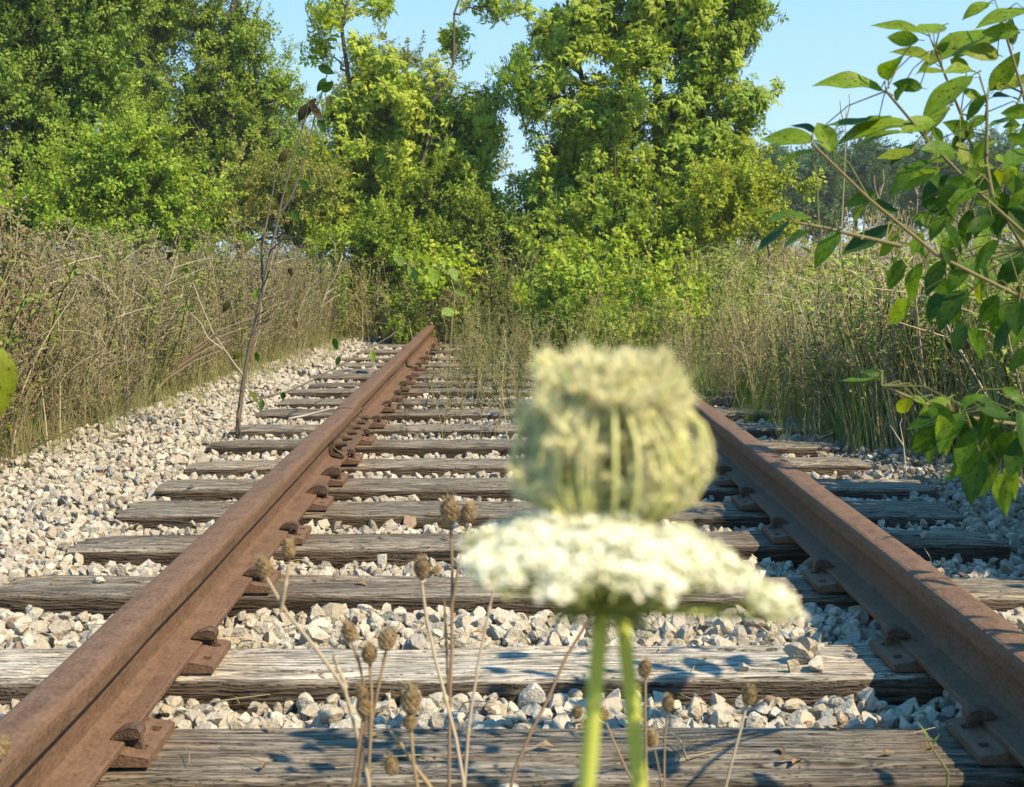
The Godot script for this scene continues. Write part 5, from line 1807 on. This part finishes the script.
func dry_cane(called: String, label: String, d: float, runs: Array, r: float, col: Color) -> void:
	var p0 := seen(runs[0][0][0], runs[0][0][1], d)
	var root := Vector3(p0.x, minf(p0.y, ground_y(p0.x, p0.z)), p0.z)
	var t := thing(called, root)
	tag(t, label, "dry stalk", "pale dry stalks beside the track")
	for i in runs.size():
		var pts := px3(d, runs[i])
		if i == 0 and p0.y > root.y + 0.04: pts.push_front(root)
		var c := curve(pts, 12)
		var m := MB.new()
		m.tube(shifted(c, root), taper(12, r * (1.0 if i == 0 else 0.7), r * 0.3), 5, vary(col, 0.1), false)
		obj("stem", m.mesh(), M.stem, t)

func build_small() -> void:
	var pale := Color(0.44, 0.38, 0.28)
	dry_cane("dry_stalk", "thick pale dry stalk arching up at the left edge of the weeds", 5.5, [[[12, 452], [22, 391], [40, 350], [58, 318], [72, 300], [80, 283]], [[40, 350], [30, 358], [14, 364]], [[40, 350], [46, 348], [52, 344]]], 0.006, pale)
	dry_cane("dry_stalk", "thin pale upright stalk left of the leaning brown stems", 5.6, [[[48, 452], [46, 425], [42, 390], [38, 365]]], 0.004, pale)
	dry_cane("dry_stalk", "pale bent stalk lying over the weeds near the leaning brown stems", 5.6, [[[60, 380], [80, 362], [100, 352], [106, 348]], [[20, 346], [52, 330], [80, 331], [100, 338]]], 0.004, pale)
	dry_cane("dry_stalk", "pale broken stalk lying on the ballast at the left edge", 4.95, [[[-14, 484], [8, 478], [28, 470], [46, 464]]], 0.007, pale)
	dry_cane("dry_stalk", "pale stick lying across the ties beside the left rail", 6.5, [[[288, 419], [305, 416], [318, 412], [334, 408]]], 0.009, Color(0.5, 0.45, 0.36))
	for i in 7:
		var x := 146.0 + i * 4.0
		dry_cane("dry_stalk", ["lowest", "second lowest", "third", "middle", "fifth", "second highest", "highest"][i] + " of the brown stems leaning right in the left weeds", 7.3 + 0.12 * i, [[[x, 402 - i * 3.0], [x + 22, 378 - i * 4.5], [x + 48, 361 - i * 5.0], [x + 74 + 3 * i, 351 - i * 6.0]]], 0.008, Color(0.15, 0.11, 0.07) if i % 2 else Color(0.30, 0.24, 0.16))
	dry_cane("dry_stalk", "green creeping stem along the foot of the left weeds", 5.5, [[[-8, 467], [28, 450], [62, 433], [84, 424], [110, 414], [128, 404]]], 0.006, Color(0.13, 0.14, 0.06))
	dry_cane("dry_stalk", "pale straw standing at the ballast's right edge under the shrub", 4.9, [[[906, 470], [903, 440], [900, 425], [902, 418]], [[903, 445], [897, 436], [890, 425]]], 0.004, pale)
	# tall dead grass stems showing against the far wood
	for q in [[846, 110, 12.0, "tall feathery dead grass stem rising before the tallest distant tree"], [880, 185, 11.0, "dead grass stem behind the shrub's middle branch"], [918, 178, 11.5, "dead grass stem behind the shrub's right leaves"]]:
		var b := seen(q[0], q[1], q[2])
		dry_cane("dry_stalk", q[3], q[2], [[[q[0] - 6, 262], [q[0] - 4, 220], [q[0] - 1, 160 if q[1] < 150 else 215], [q[0], q[1]]], [[q[0], q[1] + 10], [q[0] + 4, q[1] - 4], [q[0] + 3, q[1] - 16]], [[q[0] - 1, q[1] + 16], [q[0] - 5, q[1] + 2], [q[0] - 6, q[1] - 10]]], 0.012, Color(0.30, 0.25, 0.17))
	# pale purple flowers on the right
	for q in [[716, 356, 9.2, "pale purple flower nearest the track's right rail end"], [751, 360, 8.8, "pale purple flower low in the grass right of the first"], [716, 327, 9.8, "pale purple flower higher up behind the first"], [818, 350, 8.0, "pale purple flower among the dry stalks right of the grass tufts"], [891, 305, 8.2, "small purple flower under the leafy branch"]]:
		var p := seen(q[0], q[1], q[2])
		var root := Vector3(p.x + 0.03, -0.1, p.z)
		var t := thing("purple_flower", root)
		tag(t, q[3], "flower", "pale purple flowers on the right")
		var m := MB.new()
		m.tube([Vector3.ZERO, (p - root) * 0.5 + Vector3(0.02, 0, 0), p - root], [0.004, 0.0035, 0.003], 5, Color(0.13, 0.15, 0.06), false)
		obj("stem", m.mesh(), M.stem, t)
		m = MB.new()
		for k in 22:
			var dir := rdir()
			dir.y = absf(dir.y) + 0.2
			blade(m, p - root, dir, rdir(), 0.032, 0.009, 0.1, 0.2, vary(Color(0.46, 0.25, 0.50), 0.15))
		obj("bloom", m.mesh(), M.petal, t)
	var yellow: StandardMaterial3D = M.leaf[3].duplicate()
	yellow.albedo_color = Color(0.42, 0.41, 0.05).linear_to_srgb()
	# yellow-green leaves reaching in at the left edge
	var root := Vector3(-0.52, -0.08, -1.1)
	var t := thing("leafy_sapling", root)
	tag(t, "young plant past the left edge with one broad yellow-green leaf hanging into view", "sapling")
	var m := MB.new()
	m.tube(shifted(curve([root, Vector3(-0.50, 0.3, -1.1), seen(-60, 340, 1.08), seen(-42, 240, 1.08), seen(-30, 170, 1.08)], 14), root), taper(14, 0.006, 0.002), 7, Color(0.16, 0.15, 0.07), false)
	m.tube(shifted([seen(-50, 300, 1.08), seen(-20, 325, 1.08), seen(2, 345, 1.08)], root), [0.0025, 0.002, 0.0015], 5, Color(0.25, 0.25, 0.09), false)
	obj("stem", m.mesh(), M.stem, t)
	hang_leaf(t, seen(-5, 342, 1.08), seen(6, 432, 1.06), 38 * 1.08 / FOCAL, yellow)
	hang_leaf(t, seen(-34, 185, 1.08), seen(6, 200, 1.08), 18 * 1.08 / FOCAL, M.leaf[1])
	hang_leaf(t, seen(-40, 240, 1.08), seen(-100, 260, 1.0), 36 * 1.08 / FOCAL, M.leaf[3])
	hang_leaf(t, seen(-55, 310, 1.08), seen(-120, 360, 1.1), 38 * 1.08 / FOCAL, M.leaf[1])
	var pale_leaf: StandardMaterial3D = M.leaf[1].duplicate()
	pale_leaf.albedo_color = Color(0.50, 0.60, 0.26).linear_to_srgb()
	# a young shoot with three pale lobed leaves at the end of the left rail
	var p := seen(418, 268, 9.0)
	root = Vector3(p.x + 0.2, -0.08, p.z)
	t = thing("vine_shoot", root)
	tag(t, "green shoot with a few broad pale leaves above the left rail's far end", "shoot")
	m = MB.new()
	m.tube(shifted(curve([root, seen(452, 320, 9.0), seen(455, 285, 9.0), seen(440, 266, 9.0), seen(415, 265, 9.0), seen(404, 264, 9.0)], 12), root), taper(12, 0.006, 0.003), 6, Color(0.2, 0.2, 0.08), false)
	obj("stem", m.mesh(), M.stem, t)
	for q in [[408, 265, 418, 282, 10, 1], [432, 268, 436, 282, 11, 0], [452, 268, 456, 276, 9, 1], [424, 263, 428, 256, 8, 1], [443, 266, 446, 258, 8, 1], [404, 264, 398, 258, 8, 1], [455, 290, 466, 296, 9, 1], [453, 310, 440, 316, 10, 1]]:
		hang_leaf(t, seen(q[0], q[1], 9.0), seen(q[2], q[3], 8.96), q[4] * 1.05 * 9.0 / FOCAL, pale_leaf if q[5] == 1 else M.leaf[1])

# ------------------------------------------------------------------ the scene
func _ready() -> void:
	g.seed = 20240517
	nz.seed = 5
	nz.frequency = 0.1
	nz.fractal_octaves = 3
	# camera: low over the middle of the track, looking down slightly
	cam = Camera3D.new()
	cam.name = "camera"
	add_child(cam)
	cam.position = EYE
	cam.rotation = Vector3(-atan(137.5 / FOCAL), -atan(9.0 / FOCAL), 0)
	var lens := CameraAttributesPhysical.new()
	lens.frustum_focal_length = 12.0 * FOCAL / 393.5
	lens.exposure_aperture = 15.5
	lens.frustum_focus_distance = 5.0
	lens.frustum_near = 0.02
	lens.frustum_far = 900.0
	cam.attributes = lens
	cam.fov = rad_to_deg(2.0 * atan(393.5 / FOCAL))
	cam.near = 0.02
	cam.far = 900.0
	# clear summer sky
	var sky := ProceduralSkyMaterial.new()
	sky.sky_top_color = Color(0.40, 0.70, 0.94)
	sky.sky_horizon_color = Color(0.79, 0.91, 0.975)
	sky.sky_curve = 0.16
	sky.sky_energy_multiplier = 0.81
	sky.ground_bottom_color = Color(0.22, 0.21, 0.15)
	sky.ground_horizon_color = Color(0.45, 0.47, 0.40)
	sky.sun_angle_max = 12.0
	var env := Environment.new()
	env.background_mode = Environment.BG_SKY
	env.sky = Sky.new()
	env.sky.sky_material = sky
	env.tonemap_mode = Environment.TONE_MAPPER_LINEAR
	env.tonemap_exposure = 2.1
	env.sdfgi_enabled = true
	env.ssao_enabled = true
	env.ssil_enabled = true
	env.fog_enabled = true  # thin haze added to lift the dark parts of the trees
	env.fog_density = 0.0009
	env.fog_light_color = Color(0.93, 0.96, 1.0)
	var we := WorldEnvironment.new()
	we.name = "world"
	we.environment = env
	add_child(we)
	# sun: high on the right and a little ahead of the camera
	var sun := DirectionalLight3D.new()
	sun.name = "sun"
	add_child(sun)
	sun.look_at_from_position(Vector3(0.56, 0.75, 0.35) * 10.0, Vector3.ZERO, Vector3.UP)
	sun.light_energy = 1.55
	sun.light_color = Color(1.0, 0.91, 0.755)
	sun.light_angular_distance = 0.5
	sun.shadow_enabled = true

	make_materials()
	M.withered = []
	for c in [Color(0.11, 0.075, 0.04), Color(0.20, 0.19, 0.05)]:
		var m := leaf_mat("withered leaf", Color(0.5, 0.4, 0.15), 0.7, 0.3)
		m.albedo_texture = M.leaf[0].albedo_texture
		m.albedo_color = c.linear_to_srgb()
		M.withered.append(m)
	build_ballast()
	build_track()
	build_trees()
	build_weeds()
	build_shrub()
	build_sapling()
	build_flowers()
	build_dried()
	build_small()
	litter_bits()
